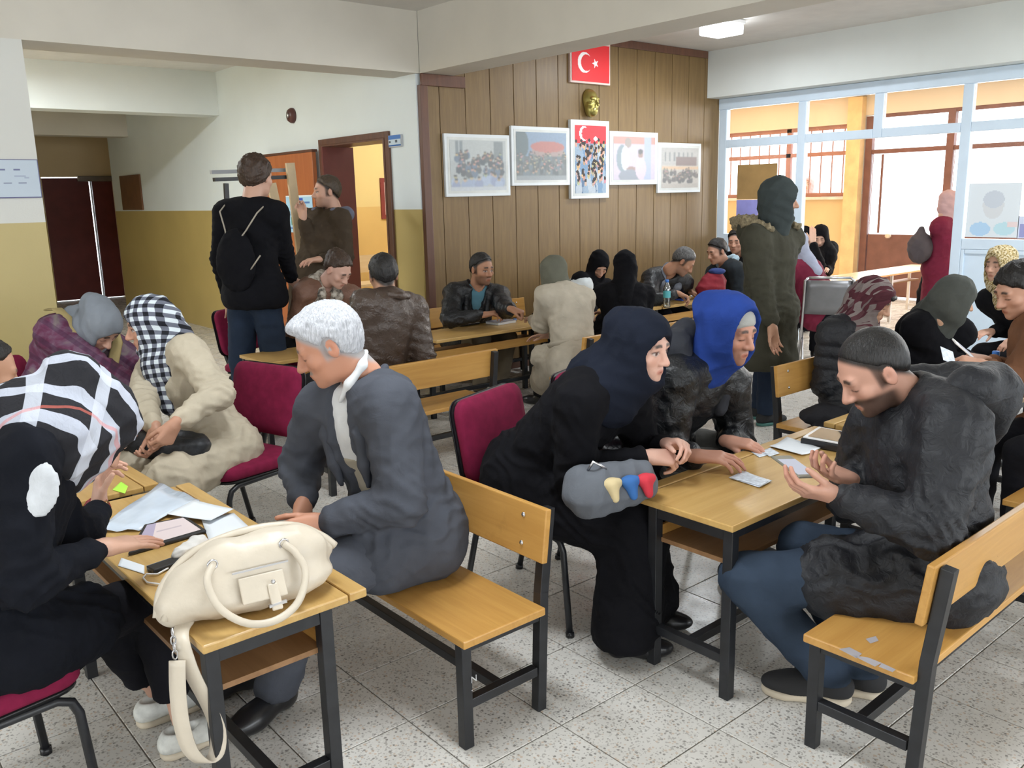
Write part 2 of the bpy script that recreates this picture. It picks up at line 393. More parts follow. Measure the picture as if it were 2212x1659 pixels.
for y0, y1, nm in ((6.60,6.70,'door_post'),(5.44,5.54,'door_post'),(3.9,4.0,'door_post'),(2.3,2.4,'door_post'),(.7,.8,'door_post')): MB().box((VX,y0,0), (VX+.08,y1,2.6)).build(nm, EXITR, d1)
for z0, z1 in ((2.07,2.13),(2.36,2.41),(2.57,2.62)): MB().box((VX+.01,-4,z0), (VX+.07,6.6,z1)).build('door_rail', EXITR, d1)
for y0, y1 in ((5.545,6.595),(4.005,5.435),(2.405,3.895),(.805,2.295)):
    MB().box((VX+.02,y0,.02), (VX+.06,y1,.92)).build('door_panel', EXITR, d1, bevel=.01)
    MB().box((VX+.035,y0,.93), (VX+.041,y1,2.06)).build('glass_pane', GLASS, d1)
MB().box((VX+.015,6.42,.94), (VX+.03,6.45,2.06)).build('glazing_bar', EXITR, d1)
MB().lathe(((.03,-.03),(.045,0),(.03,.03)), 12, Matrix.Translation((VX-.04,6.25,.90))).build('door_knob', plain('pale_knob',(.75,.6,.45),.4), d1)
MB().box((VX+.3,-9,-.2),(40,30,-.02)).build('outdoor_ground', plain('paving_outside',(.7,.7,.68),.8), None)['kind'] = 'structure'
# ---- classroom behind the open door
struct('wall_classroom', MB().box((DX+DT,9.6,0), (8.6,9.8,CZ)).box((8.0,YP+.25,0),(8.2,9.6,CZ)), ROOMY)
DOORJ = plain('door_jamb_red',(.16,.04,.035),.5,vary=.1)
d3 = thing('door_3', None, None); d3['kind'] = 'structure'
MB().box((DX-.03,7.815,0), (DX+DT+.06,7.839,2.10)).build('door_jamb', DOORJ, d3)
MB().box((DX-.03,6.711,0), (DX+DT+.01,6.735,2.10)).build('door_jamb', TRIM, d3)
MB().box((DX-.03,6.711,2.10), (DX+DT+.01,7.839,2.114)).build('door_head', TRIM, d3)
for a_, b_, c_, d_ in ((6.65,6.711,0,2.17),(7.839,7.90,0,2.17),(6.711,7.839,2.114,2.17)): MB().box((DX-.025,a_,c_),(DX-.001,b_,d_)).build('architrave', TRIM, d3, bevel=.004)

d4 = thing('door_4', None, None); d4['kind'] = 'structure'
MB().box((DX-.085,7.93,.01), (DX-.04,9.03,2.06)).build('door_leaf', DOORO, d4, bevel=.004)
MB().box((DX-.088,9.031,.01), (DX-.03,9.06,2.07)).build('door_edge', TRIM, d4)
MB().box((DX-.088,7.92,2.061), (DX-.03,9.06,2.085)).build('door_edge', TRIM, d4)
# ================================================================== FURNITURE
def make_desk(label):
    """school desk; local -y is the pupil's side; top 1.22 x .44 at z .6"""
    t = thing('school_desk', label, 'desk', group='school desks')
    a, zt = .61, .60
    MB().box((-a,-.22,zt-.022), (a,.165,zt)).build('desk_top', DESKW, t, bevel=.004)
    MB().box((-a,.1685,zt-.022), (a,.22,zt+.002)).build('pen_ledge', DESKW, t, bevel=.004)
    MB().box((-a+.04,-.19,zt-.15), (a-.04,.10,zt-.135)).build('book_shelf', SHELFW, t)
    MB().box((-a+.04,.101,zt-.165), (a-.04,.115,zt-.10)).build('shelf_edge', BENCHW, t, bevel=.002)
    for sx in (-1, 1):
        x = sx*(a-.03)
        for y in (-.195, .105):
            MB().box((x-.0175,y-.0175,0), (x+.0175,y+.0175,zt-.023)).build('leg', BLKM, t, bevel=.002)
        MB().box((x-.015,-.177,.12), (x+.015,.087,.15)).build('cross_bar', BLKM, t, bevel=.002)
        MB().box((x-.014,-.177,zt-.06), (x+.014,.087,zt-.024)).build('top_bracket', BLKM, t)
    MB().box((-a+.046,-.06,.12), (a-.046,-.03,.15)).build('stretcher', BLKM, t, bevel=.002)
    MB().box((-a+.046,-.205,zt-.055), (a-.046,-.185,zt-.024)).build('apron_rail', BLKM, t, bevel=.002)
    return t
def make_bench(label):
    """school bench; sitter faces +y; seat 1.22 x .31 at z .36; backrest behind"""
    t = thing('school_bench', label, 'bench', group='school benches')
    a = .61
    MB().box((-a,-.155,.337), (a,.16,.362)).build('seat', BENCHW, t, bevel=.004)
    Mb = Matrix.Translation((0,-.165,.59)) @ Matrix.Rotation(math.radians(7), 4, 'X')
    bk = MB().box((-a,-.011,-.085), (a,.011,.085), Mb).build('backrest', BENCHW, t, bevel=.004)
    for sx in (-1, 1):
        x = sx*(a-.13)
        for dz in (-.045, .045):
            p = Mb @ Vector((sx*(a-.06-.04),.012,dz))
            MB().lathe(((.0,.004),(.006,.003),(.008,0)), 10, Matrix.Translation(p) @ Matrix.Rotation(math.radians(-83), 4, 'X'), cap=False).build('screw', STEEL, bk)
        x = sx*(a-.04)
        MB().bar((x,.135,0), (x,.135,.336), .034).build('leg', BLKM, t, bevel=.002)
        MB().bar((x,-.155,0), (x,-.1725,.40), .034).bar((x,-.1725,.395), (x,-.205,.665), .034).build('leg', BLKM, t, bevel=.002)
        MB().bar((x,-.14,.14), (x,.118,.14), .030).build('cross_bar', BLKM, t, bevel=.002)
        MB().bar((x,-.155,.322), (x,.118,.322), .026).build('seat_bracket', BLKM, t)
    MB().bar((-a+.056,0,.14), (a-.056,0,.14), .030).build('stretcher', BLKM, t, bevel=.002)
    return t
R90 = math.pi/2
desk0 = make_desk('wooden school desk nearest the camera with white handbag on it')
desk0.location = (.845, 2.49, 0); desk0.rotation_euler = (0,0,-R90+.01)
for loc, rz, lab in (((.735,3.78,0), -R90+.03, 'school desk behind the papers, between the two women in patterned headscarves'),
                     ((2.725,1.715,0), .012, 'school desk at right with loose identity cards and a folded paper on it'),
                     ((4.03,1.735,0), .01, 'school desk with a blue labelled water bottle on its corner'),
                     ((4.17,5.27,0), math.pi, 'school desk before the panelled wall, notebook and pouch on it'),
                     ((2.93,5.36,0), math.pi, 'school desk half hidden behind the grey haired man'),
                     ((6.65,5.27,0), math.pi, 'school desk by panelled wall holding a clear water bottle'),
                     ((5.41,5.27,0), math.pi, 'school desk hidden behind the woman in the beige coat'),
                     ((6.05,1.72,0), .02, 'school desk in front of the woman with dark grey headscarf')):
    dup(desk0, loc, rz, lab)
bench0 = make_bench('school bench under the grey haired man in a suit')
bench0.location = (1.505, 2.445, 0); bench0.rotation_euler = (0,0,R90)
for loc, rz, lab in (((2.70,1.07,0), .02, 'scuffed school bench in the bottom right corner'),
                     ((2.765,4.32,0), 0, 'empty end of school bench under the man in a brown leather jacket'),
                     ((4.64,4.22,0), 0, 'school bench under the woman in a beige coat'),
                     ((4.70,5.935,0), math.pi, 'school bench against the panelled wall behind the man in black leather'),
                     ((6.30,5.935,0), math.pi, 'school bench against the panelled wall behind the grey man with a scarf'),
                     ((4.64,2.42,0), math.pi, 'school bench with a dark bag on the seat under woman in leaf print scarf'),
                     ((4.25,1.12,0), 0, 'school bench at the right edge under the woman in a brown jacket')):
    dup(bench0, loc, rz, lab)
# bare grey chips along the end of the scuffed bench
def make_chair(label):
    """office side chair, sitter faces +y"""
    t = thing('visitor_chair', label, 'chair', group='maroon visitor chairs')
    def rr(w, d, n=5, r=.06):
        pts = []
        for cx_, cy_, a0 in ((w-r,d-r,0),(-w+r,d-r,90),(-w+r,-d+r,180),(w-r,-d+r,270)):
            for k in range(n): a = math.radians(a0+90*k/(n-1)); pts.append((cx_+r*math.cos(a), cy_+r*math.sin(a)))
        return pts
    def pad(name, w, d, h0, h1, M, mat, bulge=.012):
        mb = MB(); P = rr(w, d); n = len(P); v = []; 
        lv = ((h0,.97),(h0+.01,1.0),(h1-.015,1.0),(h1-.004,.96),(h1+bulge*.6,.75),(h1+bulge,.35))
        for z, s in lv: v += [M @ Vector((x*s, y*s, z)) for x, y in P]
        f = [tuple(range(n))[::-1], tuple((len(lv)-1)*n+k for k in range(n))]
        for i in range(len(lv)-1): f += [(i*n+k, i*n+(k+1)%n, (i+1)*n+(k+1)%n, (i+1)*n+k) for k in range(n)]
        mb.add(v, f, True); return mb.build(name, mat, t)
    Ms = Matrix.Translation((0,0,.41)) @ Matrix.Rotation(math.radians(2), 4, 'X')
    pad('seat', .235, .225, 0, .055, Ms, MAROON); pad('seat_shell', .225, .215, -.012, -.001, Ms, BLKP, 0)
    Mb = Matrix.Translation((0,-.235,.67)) @ Matrix.Rotation(math.radians(-82), 4, 'X')   # local z -> forward
    Mb = Matrix.Translation((0,-.245,.675)) @ Matrix.Rotation(math.radians(-80), 4, 'X')
    pad('backrest', .225, .165, 0, .045, Mb, MAROON, .015); pad('back_shell', .228, .168, -.02, -.001, Mb, BLKP, 0)
    for sx in (-1, 1):
        x = sx*.215
        MB().tube([(x,.225,.0),(x,.20,.33),(x,.185,.368),(x,.15,.385),(x,-.12,.385),(x,-.165,.365),(x,-.18,.33),(x,-.255,0)], .0125, 8).build('leg_frame', BLKM, t)
        MB().tube([(x,.225,.0),(x,.224,.02)], .017, 8).build('foot_cap', BLKP, t); MB().tube([(x,-.255,0),(x,-.252,.02)], .017, 8).build('foot_cap', BLKP, t)
    MB().tube([(-.10,-.05,.392),(-.10,-.20,.395),(-.10,-.262,.42),(-.10,-.29,.50),(-.10,-.285,.62)], .016, 8).tube([(.10,-.05,.392),(.10,-.20,.395),(.10,-.262,.42),(.10,-.29,.50),(.10,-.285,.62)], .016, 8).build('back_stem', BLKP, t)
    MB().bar((-.215,0,.388), (.215,0,.388), .02).build('cross_bar', BLKM, t)
    return t
ch0 = make_chair('maroon chair in the bottom left corner under the woman in plaid scarf')
ch0.location = (.215,2.46,0); ch0.rotation_euler = (0,0,math.radians(-90+6))
for loc, az, lab in (((1.51,3.82,0), 196, 'maroon chair under the woman in a cream coat'),
                     ((2.19,2.42,0), -72, 'maroon chair under the woman all in black'),
                     ((2.80,2.52,0), -70, 'maroon chair under the man in a blue hood'),
                     ((2.70,5.99,0), -62, 'empty looking maroon chair behind the grey haired man'),
                     ((.93,4.85,0), -55, 'maroon chair hidden under the woman in a grey headscarf')):
    dup(ch0, loc, math.radians(az-90), lab)
# grey metal folding chair by the glass front
fc = thing('folding_chair', 'grey metal folding chair with maroon seat by the glass front', 'chair', (7.2,4.15,0), math.radians(35-90))
MB().grid(lambda u, v: Vector((-.19+.38*u, -.21-.03*math.sin(math.pi*u)-.06*v, .52+.30*v)), 8, 4).build('backrest', plain('grey_back',(.22,.22,.23),.35,.5), fc, thick=.012)
for sx in (-1, 1):
    MB().tube([(sx*.2,.22,0),(sx*.2,-.18,.45),(sx*.2,-.285,.82),(sx*.17,-.29,.845)], .012, 8).build('frame_tube', STEEL, fc)
    MB().tube([(sx*.185,-.24,0),(sx*.185,.12,.43)], .011, 8).build('leg', STEEL, fc)
MB().tube([(-.17,-.29,.845),(.17,-.29,.845)], .012, 8).tube([(-.185,-.2,.05),(.185,-.2,.05)], .009, 8).build('cross_tube', STEEL, fc)
MB().box((-.19,-.17,.42),(.19,.2,.46)).build('seat', MAROON, fc, bevel=.015)
# long table in the vestibule
vt = thing('long_table', 'long pale topped table beyond the open glass front', 'table', (10.3,5.25,0))
MB().box((-1.3,-.22,.56),(1.3,.22,.585)).build('table_top', wood('table_wood',(.75,.42,.2),(.62,.32,.14),.25,axis=0), vt, bevel=.005)
WL = plain('pale_steel',(.75,.72,.7),.3,.3)
for x in (-1.2, -.05, 1.2):
    for y in (-.19,.19): MB().box((x-.015,y-.015,0),(x+.015,y+.015,.559)).build('leg', WL, vt)
    MB().box((x-.012,-.174,.05),(x+.012,.174,.075)).build('cross_bar', WL, vt)
MB().box((-1.18,.05,.40),(1.18,.2,.415)).build('shelf', SHELFW, vt)
# joint positions in metres: pel nk hd sl sr el er wl wr hl hr kl kr al ar
JOINTS = {
 'p1': [[0.271,2.343,0.572],[0.443,2.43,1.04],[0.595,2.424,1.028],[0.434,2.587,0.938],[0.397,2.257,1.019],[0.534,2.475,0.692],[0.338,2.163,0.754],[0.643,2.687,0.723],[0.545,2.286,0.744],[0.208,2.404,0.554],[0.342,2.299,0.542],[0.583,2.533,0.433],[0.7,2.5,0.478],[0.723,2.645,0.09],[0.723,2.43,0.097]],
 'p2': [[1.47,3.833,0.485],[1.345,3.978,0.914],[1.275,4.026,1.076],[1.352,3.81,0.959],[1.296,4.125,0.84],[1.384,3.584,0.805],[1.161,3.904,0.749],[1.167,3.515,0.726],[1.136,3.673,0.682],[1.504,3.754,0.505],[1.468,3.911,0.444],[1.138,3.562,0.476],[1.073,3.788,0.476],[1.14,3.565,0.09],[1.063,3.784,0.09]],
 'p3': [[0.96,4.815,0.565],[1.147,4.727,1.009],[1.198,4.534,1.026],[1.294,4.711,0.87],[1.009,4.627,0.997],[1.472,4.62,0.686],[1.155,4.481,0.82],[1.587,4.412,0.674],[1.319,4.337,0.723],[1.004,4.89,0.54],[0.957,4.73,0.536],[1.321,4.648,0.443],[1.243,4.445,0.461],[1.437,4.557,0.091],[1.307,4.38,0.091]],
 'p4': [[0.562,3.859,0.482],[0.485,3.594,0.883],[0.534,3.505,1.041],[0.514,3.756,0.958],[0.569,3.471,0.781],[0.648,3.92,0.777],[0.688,3.693,0.664],[0.872,3.964,0.689],[0.929,3.731,0.674],[0.561,3.944,0.51],[0.554,3.796,0.419],[0.979,3.968,0.481],[0.964,3.732,0.481],[0.98,3.967,0.09],[0.979,3.733,0.09]],
 'p5': [[1.54,2.366,0.51],[1.4,2.422,1.003],[1.3,2.433,1.165],[1.392,2.234,0.976],[1.337,2.57,0.916],[1.374,2.173,0.689],[1.324,2.734,0.682],[1.176,2.327,0.633],[1.214,2.511,0.632],[1.526,2.276,0.491],[1.554,2.452,0.476],[1.092,2.301,0.472],[1.127,2.537,0.466],[1.03,2.42,0.091],[1.0,2.62,0.091]],
 'p6': [[2.476,5.597,1.014],[2.498,5.58,1.577],[2.558,5.604,1.766],[2.38,5.736,1.532],[2.585,5.413,1.522],[2.343,5.798,1.225],[2.694,5.575,1.274],[2.4,5.869,0.965],[2.8,5.688,1.045],[2.418,5.676,0.979],[2.504,5.502,0.982],[2.429,5.797,0.52],[2.59,5.625,0.532],[2.396,5.705,0.09],[2.577,5.607,0.09]],
 'p7': [[3.436,6.629,0.988],[3.668,6.658,1.481],[3.638,6.647,1.673],[3.65,6.469,1.44],[3.577,6.83,1.445],[3.653,6.439,1.137],[3.462,6.647,1.235],[3.393,6.39,1.135],[3.363,6.559,1.464],[3.437,6.535,0.961],[3.397,6.717,0.962],[3.376,6.595,0.514],[3.328,6.766,0.514],[3.382,6.608,0.09],[3.321,6.782,0.091]],
 'p8': [[2.898,5.742,0.628],[2.945,5.489,1.028],[2.972,5.339,1.136],[3.108,5.416,0.932],[2.772,5.46,0.983],[3.04,5.648,0.806],[2.73,5.559,0.734],[3.108,5.531,0.609],[2.905,5.417,0.657],[2.958,5.789,0.672],[2.813,5.741,0.6],[3.113,5.483,0.448],[2.88,5.362,0.458],[3.055,5.602,0.09],[2.868,5.46,0.09]],
 'p9': [[2.622,4.385,0.536],[2.718,4.298,1.027],[2.745,4.408,1.169],[2.543,4.287,1.015],[2.886,4.318,0.954],[2.493,4.322,0.736],[2.911,4.27,0.673],[2.466,4.56,0.665],[2.814,4.498,0.638],[2.53,4.391,0.526],[2.704,4.386,0.493],[2.447,4.811,0.488],[2.684,4.815,0.489],[2.445,4.848,0.09],[2.685,4.838,0.09]],
 'p10': [[4.35,5.752,0.471],[4.268,5.473,0.877],[4.267,5.399,1.05],[4.419,5.38,0.817],[4.096,5.544,0.857],[4.28,5.137,0.746],[3.927,5.387,0.683],[4.156,4.919,0.777],[4.134,5.23,0.71],[4.437,5.772,0.498],[4.265,5.781,0.444],[4.465,5.339,0.482],[4.205,5.352,0.49],[4.459,5.436,0.09],[4.219,5.411,0.09]],
 'p11': [[4.245,4.34,0.468],[4.311,4.488,0.923],[4.31,4.631,1.052],[4.139,4.515,0.902],[4.47,4.476,0.856],[4.218,4.657,0.684],[4.478,4.513,0.587],[4.32,4.873,0.687],[4.332,4.702,0.582],[4.17,4.298,0.478],[4.322,4.345,0.423],[4.269,4.656,0.303],[4.402,4.741,0.348],[4.436,4.927,0.092],[4.595,4.945,0.091]],
 'p12': [[5.463,5.688,0.435],[5.584,5.507,0.83],[5.628,5.446,0.988],[5.741,5.468,0.768],[5.42,5.466,0.857],[5.523,5.452,0.613],[5.233,5.495,0.666],[5.382,5.27,0.565],[5.143,5.303,0.564],[5.54,5.729,0.431],[5.377,5.698,0.45],[5.379,5.359,0.466],[5.13,5.378,0.464],[5.389,5.371,0.09],[5.166,5.41,0.09]],
 'p13': [[5.001,4.54,0.408],[5.092,4.665,0.873],[5.159,4.711,1.035],[5.01,4.811,0.811],[5.249,4.581,0.808],[4.99,4.593,0.644],[5.339,4.69,0.572],[4.977,4.833,0.622],[5.204,4.883,0.627],[4.972,4.476,0.466],[5.075,4.56,0.36],[4.986,4.891,0.472],[5.23,4.928,0.474],[4.978,4.832,0.09],[5.203,4.893,0.09]],
 'p14': [[6.441,5.677,0.547],[6.375,5.267,0.842],[6.405,5.12,0.981],[6.54,5.219,0.765],[6.201,5.335,0.821],[6.585,5.467,0.625],[6.027,5.189,0.642],[6.628,5.222,0.671],[6.202,5.016,0.706],[6.527,5.691,0.579],[6.358,5.714,0.523],[6.632,5.294,0.436],[6.334,5.283,0.47],[6.579,5.496,0.09],[6.348,5.422,0.09]],
 'p15': [[7.279,5.133,0.398],[7.193,5.224,0.886],[7.095,5.271,1.029],[7.118,5.06,0.848],[7.216,5.378,0.803],[7.114,5.009,0.574],[7.005,5.341,0.624],[6.874,4.986,0.613],[6.797,5.214,0.611],[7.359,5.106,0.426],[7.226,5.19,0.353],[6.952,5.011,0.474],[6.826,5.22,0.48],[6.884,4.992,0.09],[6.805,5.213,0.09]],
 'p16': [[7.747,5.303,0.468],[7.7,5.362,0.95],[7.583,5.397,1.096],[7.628,5.198,0.93],[7.683,5.533,0.894],[7.675,5.107,0.67],[7.571,5.427,0.662],[7.44,5.059,0.621],[7.371,5.292,0.624],[7.783,5.221,0.467],[7.718,5.379,0.432],[7.4,5.047,0.48],[7.316,5.267,0.48],[7.385,5.043,0.09],[7.305,5.263,0.09]],
 'p17': [[4.875,3.199,0.816],[4.883,3.226,1.339],[4.893,3.171,1.538],[5.054,3.187,1.284],[4.706,3.203,1.299],[5.264,3.354,1.168],[4.707,3.151,0.998],[5.389,3.411,0.952],[4.662,3.034,0.776],[4.953,3.152,0.779],[4.783,3.21,0.791],[5.161,3.4,0.48],[5.088,3.331,0.498],[5.247,3.497,0.091],[5.12,3.36,0.091]],
 'p18': [[7.118,4.183,0.474],[7.122,4.337,0.947],[7.125,4.41,1.107],[6.965,4.362,0.877],[7.286,4.341,0.878],[7.127,4.455,0.679],[7.356,4.21,0.65],[7.335,4.564,0.641],[7.505,4.395,0.639],[7.094,4.257,0.432],[7.173,4.114,0.475],[7.36,4.568,0.468],[7.484,4.38,0.464],[7.397,4.606,0.09],[7.541,4.429,0.09]],
 'p19': [[8.896,5.746,0.503],[9.149,5.643,0.883],[9.169,5.59,1.062],[9.083,5.796,0.934],[9.095,5.482,0.841],[9.191,5.758,0.692],[9.046,5.471,0.578],[9.362,5.623,0.602],[9.271,5.403,0.594],[8.939,5.819,0.487],[8.854,5.673,0.485],[9.305,5.647,0.467],[9.192,5.451,0.467],[9.316,5.64,0.09],[9.203,5.445,0.09]],
 'p20': [[9.335,5.617,0.503],[9.241,5.349,0.888],[9.208,5.412,1.073],[9.41,5.391,0.915],[9.082,5.409,0.849],[9.288,5.356,0.675],[8.896,5.227,0.767],[9.08,5.243,0.706],[8.868,5.301,1.023],[9.403,5.572,0.474],[9.277,5.682,0.509],[9.104,5.293,0.471],[8.936,5.457,0.471],[9.101,5.292,0.09],[8.954,5.467,0.09]],
 'p21': [[9.251,4.077,0.752],[9.279,4.032,1.246],[9.277,4.03,1.432],[9.433,4.086,1.204],[9.124,4.041,1.184],[9.598,4.249,1.069],[9.377,4.054,1.095],[9.695,4.332,0.871],[9.538,4.059,0.923],[9.306,4.144,0.755],[9.19,4.065,0.656],[9.52,4.331,0.466],[9.521,4.199,0.464],[9.528,4.355,0.09],[9.473,4.2,0.09]],
 'p22': [[13.583,8.298,0.984],[13.61,8.259,1.483],[13.574,8.243,1.678],[13.554,8.095,1.434],[13.562,8.43,1.459],[13.517,8.099,1.152],[13.521,8.437,1.179],[13.478,8.104,0.908],[13.493,8.443,0.933],[13.578,8.212,0.944],[13.579,8.387,0.954],[13.58,8.212,0.509],[13.58,8.384,0.516],[13.581,8.212,0.105],[13.581,8.389,0.109]],
 'p23': [[4.463,2.394,0.36],[4.565,2.473,0.838],[4.598,2.366,0.997],[4.709,2.421,0.75],[4.394,2.47,0.819],[4.896,2.397,0.554],[4.36,2.479,0.544],[4.799,2.179,0.56],[4.504,2.28,0.553],[4.503,2.462,0.324],[4.459,2.307,0.377],[4.825,2.24,0.448],[4.742,2.026,0.47],[4.931,2.161,0.09],[4.767,2.002,0.09]],
 'p24': [[4.96,2.345,0.404],[4.982,2.215,0.857],[4.974,2.087,0.992],[5.113,2.114,0.778],[4.807,2.199,0.825],[5.282,2.251,0.621],[4.989,2.146,0.635],[5.28,2.019,0.58],[5.102,1.947,0.579],[5.019,2.405,0.421],[4.934,2.267,0.378],[5.319,2.136,0.46],[5.184,1.96,0.464],[5.372,2.088,0.09],[5.213,1.927,0.09]],
 'p25': [[6.546,2.122,0.511],[6.361,2.31,0.907],[6.374,2.401,1.07],[6.44,2.168,0.975],[6.402,2.458,0.819],[6.372,2.072,0.73],[6.52,2.314,0.621],[6.186,2.172,0.62],[6.292,2.383,0.619],[6.503,2.046,0.518],[6.591,2.186,0.476],[6.13,2.208,0.471],[6.246,2.408,0.471],[6.129,2.211,0.09],[6.243,2.409,0.09]],
 'p26': [[4.356,1.23,0.539],[4.306,1.47,0.965],[4.302,1.533,1.135],[4.177,1.345,0.987],[4.484,1.495,0.939],[4.081,1.444,0.741],[4.314,1.468,0.715],[3.862,1.482,0.85],[4.117,1.572,0.823],[4.301,1.158,0.546],[4.405,1.292,0.495],[3.91,1.313,0.485],[4.043,1.514,0.485],[3.914,1.315,0.09],[4.032,1.521,0.09]],
 'p28': [[2.531,1.065,0.449],[2.58,1.149,0.979],[2.446,1.247,1.076],[2.45,1.004,0.939],[2.631,1.301,0.871],[2.328,0.984,0.677],[2.649,1.392,0.595],[2.249,1.234,0.734],[2.449,1.295,0.72],[2.462,1.133,0.444],[2.62,1.042,0.43],[2.203,1.492,0.402],[2.475,1.458,0.438],[2.375,1.29,0.09],[2.49,1.242,0.09]],
 'p29': [[2.038,2.368,0.586],[2.171,2.063,0.952],[2.232,1.962,1.09],[2.306,2.087,0.847],[1.998,2.019,0.921],[2.447,2.12,0.613],[2.019,2.073,0.654],[2.34,1.933,0.723],[2.212,1.903,0.712],[2.102,2.432,0.581],[1.995,2.308,0.536],[2.348,2.122,0.458],[2.198,1.956,0.45],[2.321,2.003,0.091],[2.095,1.904,0.082]],
 'p30': [[2.712,2.455,0.523],[2.774,2.129,0.905],[2.819,2.024,1.072],[2.939,2.112,0.825],[2.595,2.112,0.891],[3.04,2.133,0.557],[2.574,2.125,0.585],[2.818,2.016,0.621],[2.469,1.908,0.658],[2.793,2.502,0.53],[2.641,2.412,0.481],[3.065,2.159,0.498],[2.86,2.031,0.498],[3.088,2.126,0.09],[2.877,2.003,0.09]],
}
# ================================================================== SOFT SHAPES (distance fields -> one smooth mesh)
def V3(*a): return np.array(a, float)
def unit(v): v = np.asarray(v, float); return v/(np.linalg.norm(v)+1e-12)
class Field:
    def __init__(s, h): s.h = h; s.ops = []; s.lo = V3(9e9,9e9,9e9); s.hi = -s.lo
    def _bb(s, pts, r):
        for p in pts: s.lo = np.minimum(s.lo, np.asarray(p)-r); s.hi = np.maximum(s.hi, np.asarray(p)+r)
    def cone(s, a, b, ra, rb, k=.02, op='+'):
        a = V3(*a); b = V3(*b); m = max(ra, rb)
        s.ops.append((op, k, np.minimum(a,b)-m, np.maximum(a,b)+m, ('c', a, b, ra, rb)))
        if op == '+': s._bb((a, b), m)
        return s
    def chain(s, pts, rs, k=.02, op='+'):
        for (a, ra), (b, rb) in zip(zip(pts, rs), zip(pts[1:], rs[1:])): s.cone(a, b, ra, rb, k, op)
        return s
    def ell(s, c, r, R=None, k=.02, op='+'):
        c = V3(*c); r = V3(*r); R = np.eye(3) if R is None else np.asarray(R)   # columns = axes
        e = np.sqrt(((R*r)**2).sum(1))
        s.ops.append((op, k, c-e, c+e, ('e', c, r, R)))
        if op == '+': s._bb((c-e, c+e), 0)
        return s
    def plane(s, p, n, k=.01):
        """keep the side the normal points away from"""
        s.ops.append(('&', k, None, None, ('p', V3(*p), unit(n)))); return s
    @staticmethod
    def ev(pr, P):
        if pr[0] == 'c':
            _, a, b, ra, rb = pr; ba = b-a; q = P-a; t = np.clip((q@ba)/(ba@ba+1e-12), 0, 1)
            return np.sqrt(((q-t[..., None]*ba)**2).sum(-1))-(ra+(rb-ra)*t)
        if pr[0] == 'e':
            _, c, r, R = pr; q = (P-c)@R; k0 = np.sqrt(((q/r)**2).sum(-1)); k1 = np.sqrt(((q/(r*r))**2).sum(-1))
            return k0*(k0-1)/(k1+1e-9)
        return (P-pr[1])@pr[2]
    def run(s, disp=None, smooth=1, pad=None):
        h = s.h; pd = 3*h if pad is None else pad
        lo = s.lo-pd; n = np.ceil((s.hi+pd-lo)/h).astype(int)+1
        ax = [lo[i]+h*np.arange(n[i]) for i in range(3)]
        D = np.full(n, .5)
        for op, k, bl, bh, pr in s.ops:
            if bl is None: sl = (slice(None),)*3
            else:
                m = k+3*h
                i0 = np.clip(np.floor((bl-m-lo)/h).astype(int), 0, n-1); i1 = np.clip(np.ceil((bh+m-lo)/h).astype(int)+1, 1, n)
                if (i1 <= i0).any(): continue
                sl = tuple(slice(a, b) for a, b in zip(i0, i1))
            P = np.stack(np.meshgrid(*[ax[i][sl[i]] for i in range(3)], indexing='ij'), -1)
            d = Field.ev(pr, P); A = D[sl]; k = max(k, 1e-4)
            if op == '+':
                t = np.clip(.5+.5*(A-d)/k, 0, 1); D[sl] = A*(1-t)+d*t-k*t*(1-t)
            else:
                e = -d if op == '-' else d
                t = np.clip(.5-.5*(A-e)/k, 0, 1); D[sl] = A*(1-t)+e*t+k*t*(1-t)
        return nets(D, lo, h, disp, smooth)
def nets(D, lo, h, disp=None, smooth=1):
    sg = D < 0; cs = tuple(i-1 for i in D.shape)
    acc = np.zeros(cs+(3,)); cnt = np.zeros(cs, np.int32); edges = []
    for a in range(3):
        A = np.moveaxis(D, a, 0); S = np.moveaxis(sg, a, 0)
        x = S[:-1] != S[1:]
        i, j, k = np.nonzero(x); t = A[i, j, k]/(A[i, j, k]-A[i+1, j, k]); neg = S[i, j, k]
        ok = (j > 0) & (k > 0) & (j < A.shape[1]-1) & (k < A.shape[2]-1); i, j, k, t, neg = i[ok], j[ok], k[ok], t[ok], neg[ok]
        p = np.zeros((len(i), 3)); o = [(a), (a+1) % 3, (a+2) % 3]
        # moveaxis keeps order of the remaining axes
        rem = [q for q in range(3) if q != a]
        p[:, a] = i+t; p[:, rem[0]] = j; p[:, rem[1]] = k
        quad_ = []
        for dj, dk in ((-1,-1),(0,-1),(0,0),(-1,0)):
            c = np.zeros((len(i), 3), int); c[:, a] = i; c[:, rem[0]] = j+dj; c[:, rem[1]] = k+dk
            np.add.at(acc, tuple(c.T), p); np.add.at(cnt, tuple(c.T), 1); quad_.append(np.ravel_multi_index(tuple(c.T), cs))
        q = np.stack(quad_, 1); flip = neg if a != 1 else ~neg
        q[~flip] = q[~flip][:, ::-1]; edges.append(q)
    idx = np.nonzero(cnt.ravel())[0]; mp = -np.ones(cnt.size, int); mp[idx] = np.arange(len(idx))
    V = acc.reshape(-1, 3)[idx]/cnt.ravel()[idx][:, None]; Fc = mp[np.concatenate(edges)]
    for _ in range(smooth):
        s_ = np.zeros_like(V); c_ = np.zeros(len(V))
        for i in range(4):
            np.add.at(s_, Fc[:, i], V[Fc[:, (i+1) % 4]]+V[Fc[:, (i+3) % 4]]); np.add.at(c_, Fc[:, i], 2)
        V = V*.35+s_/np.maximum(c_, 1)[:, None]*.65
    V = lo+V*h
    if disp is not None: V = V+normals(V, Fc)*disp(V)[:, None]
    return V, Fc
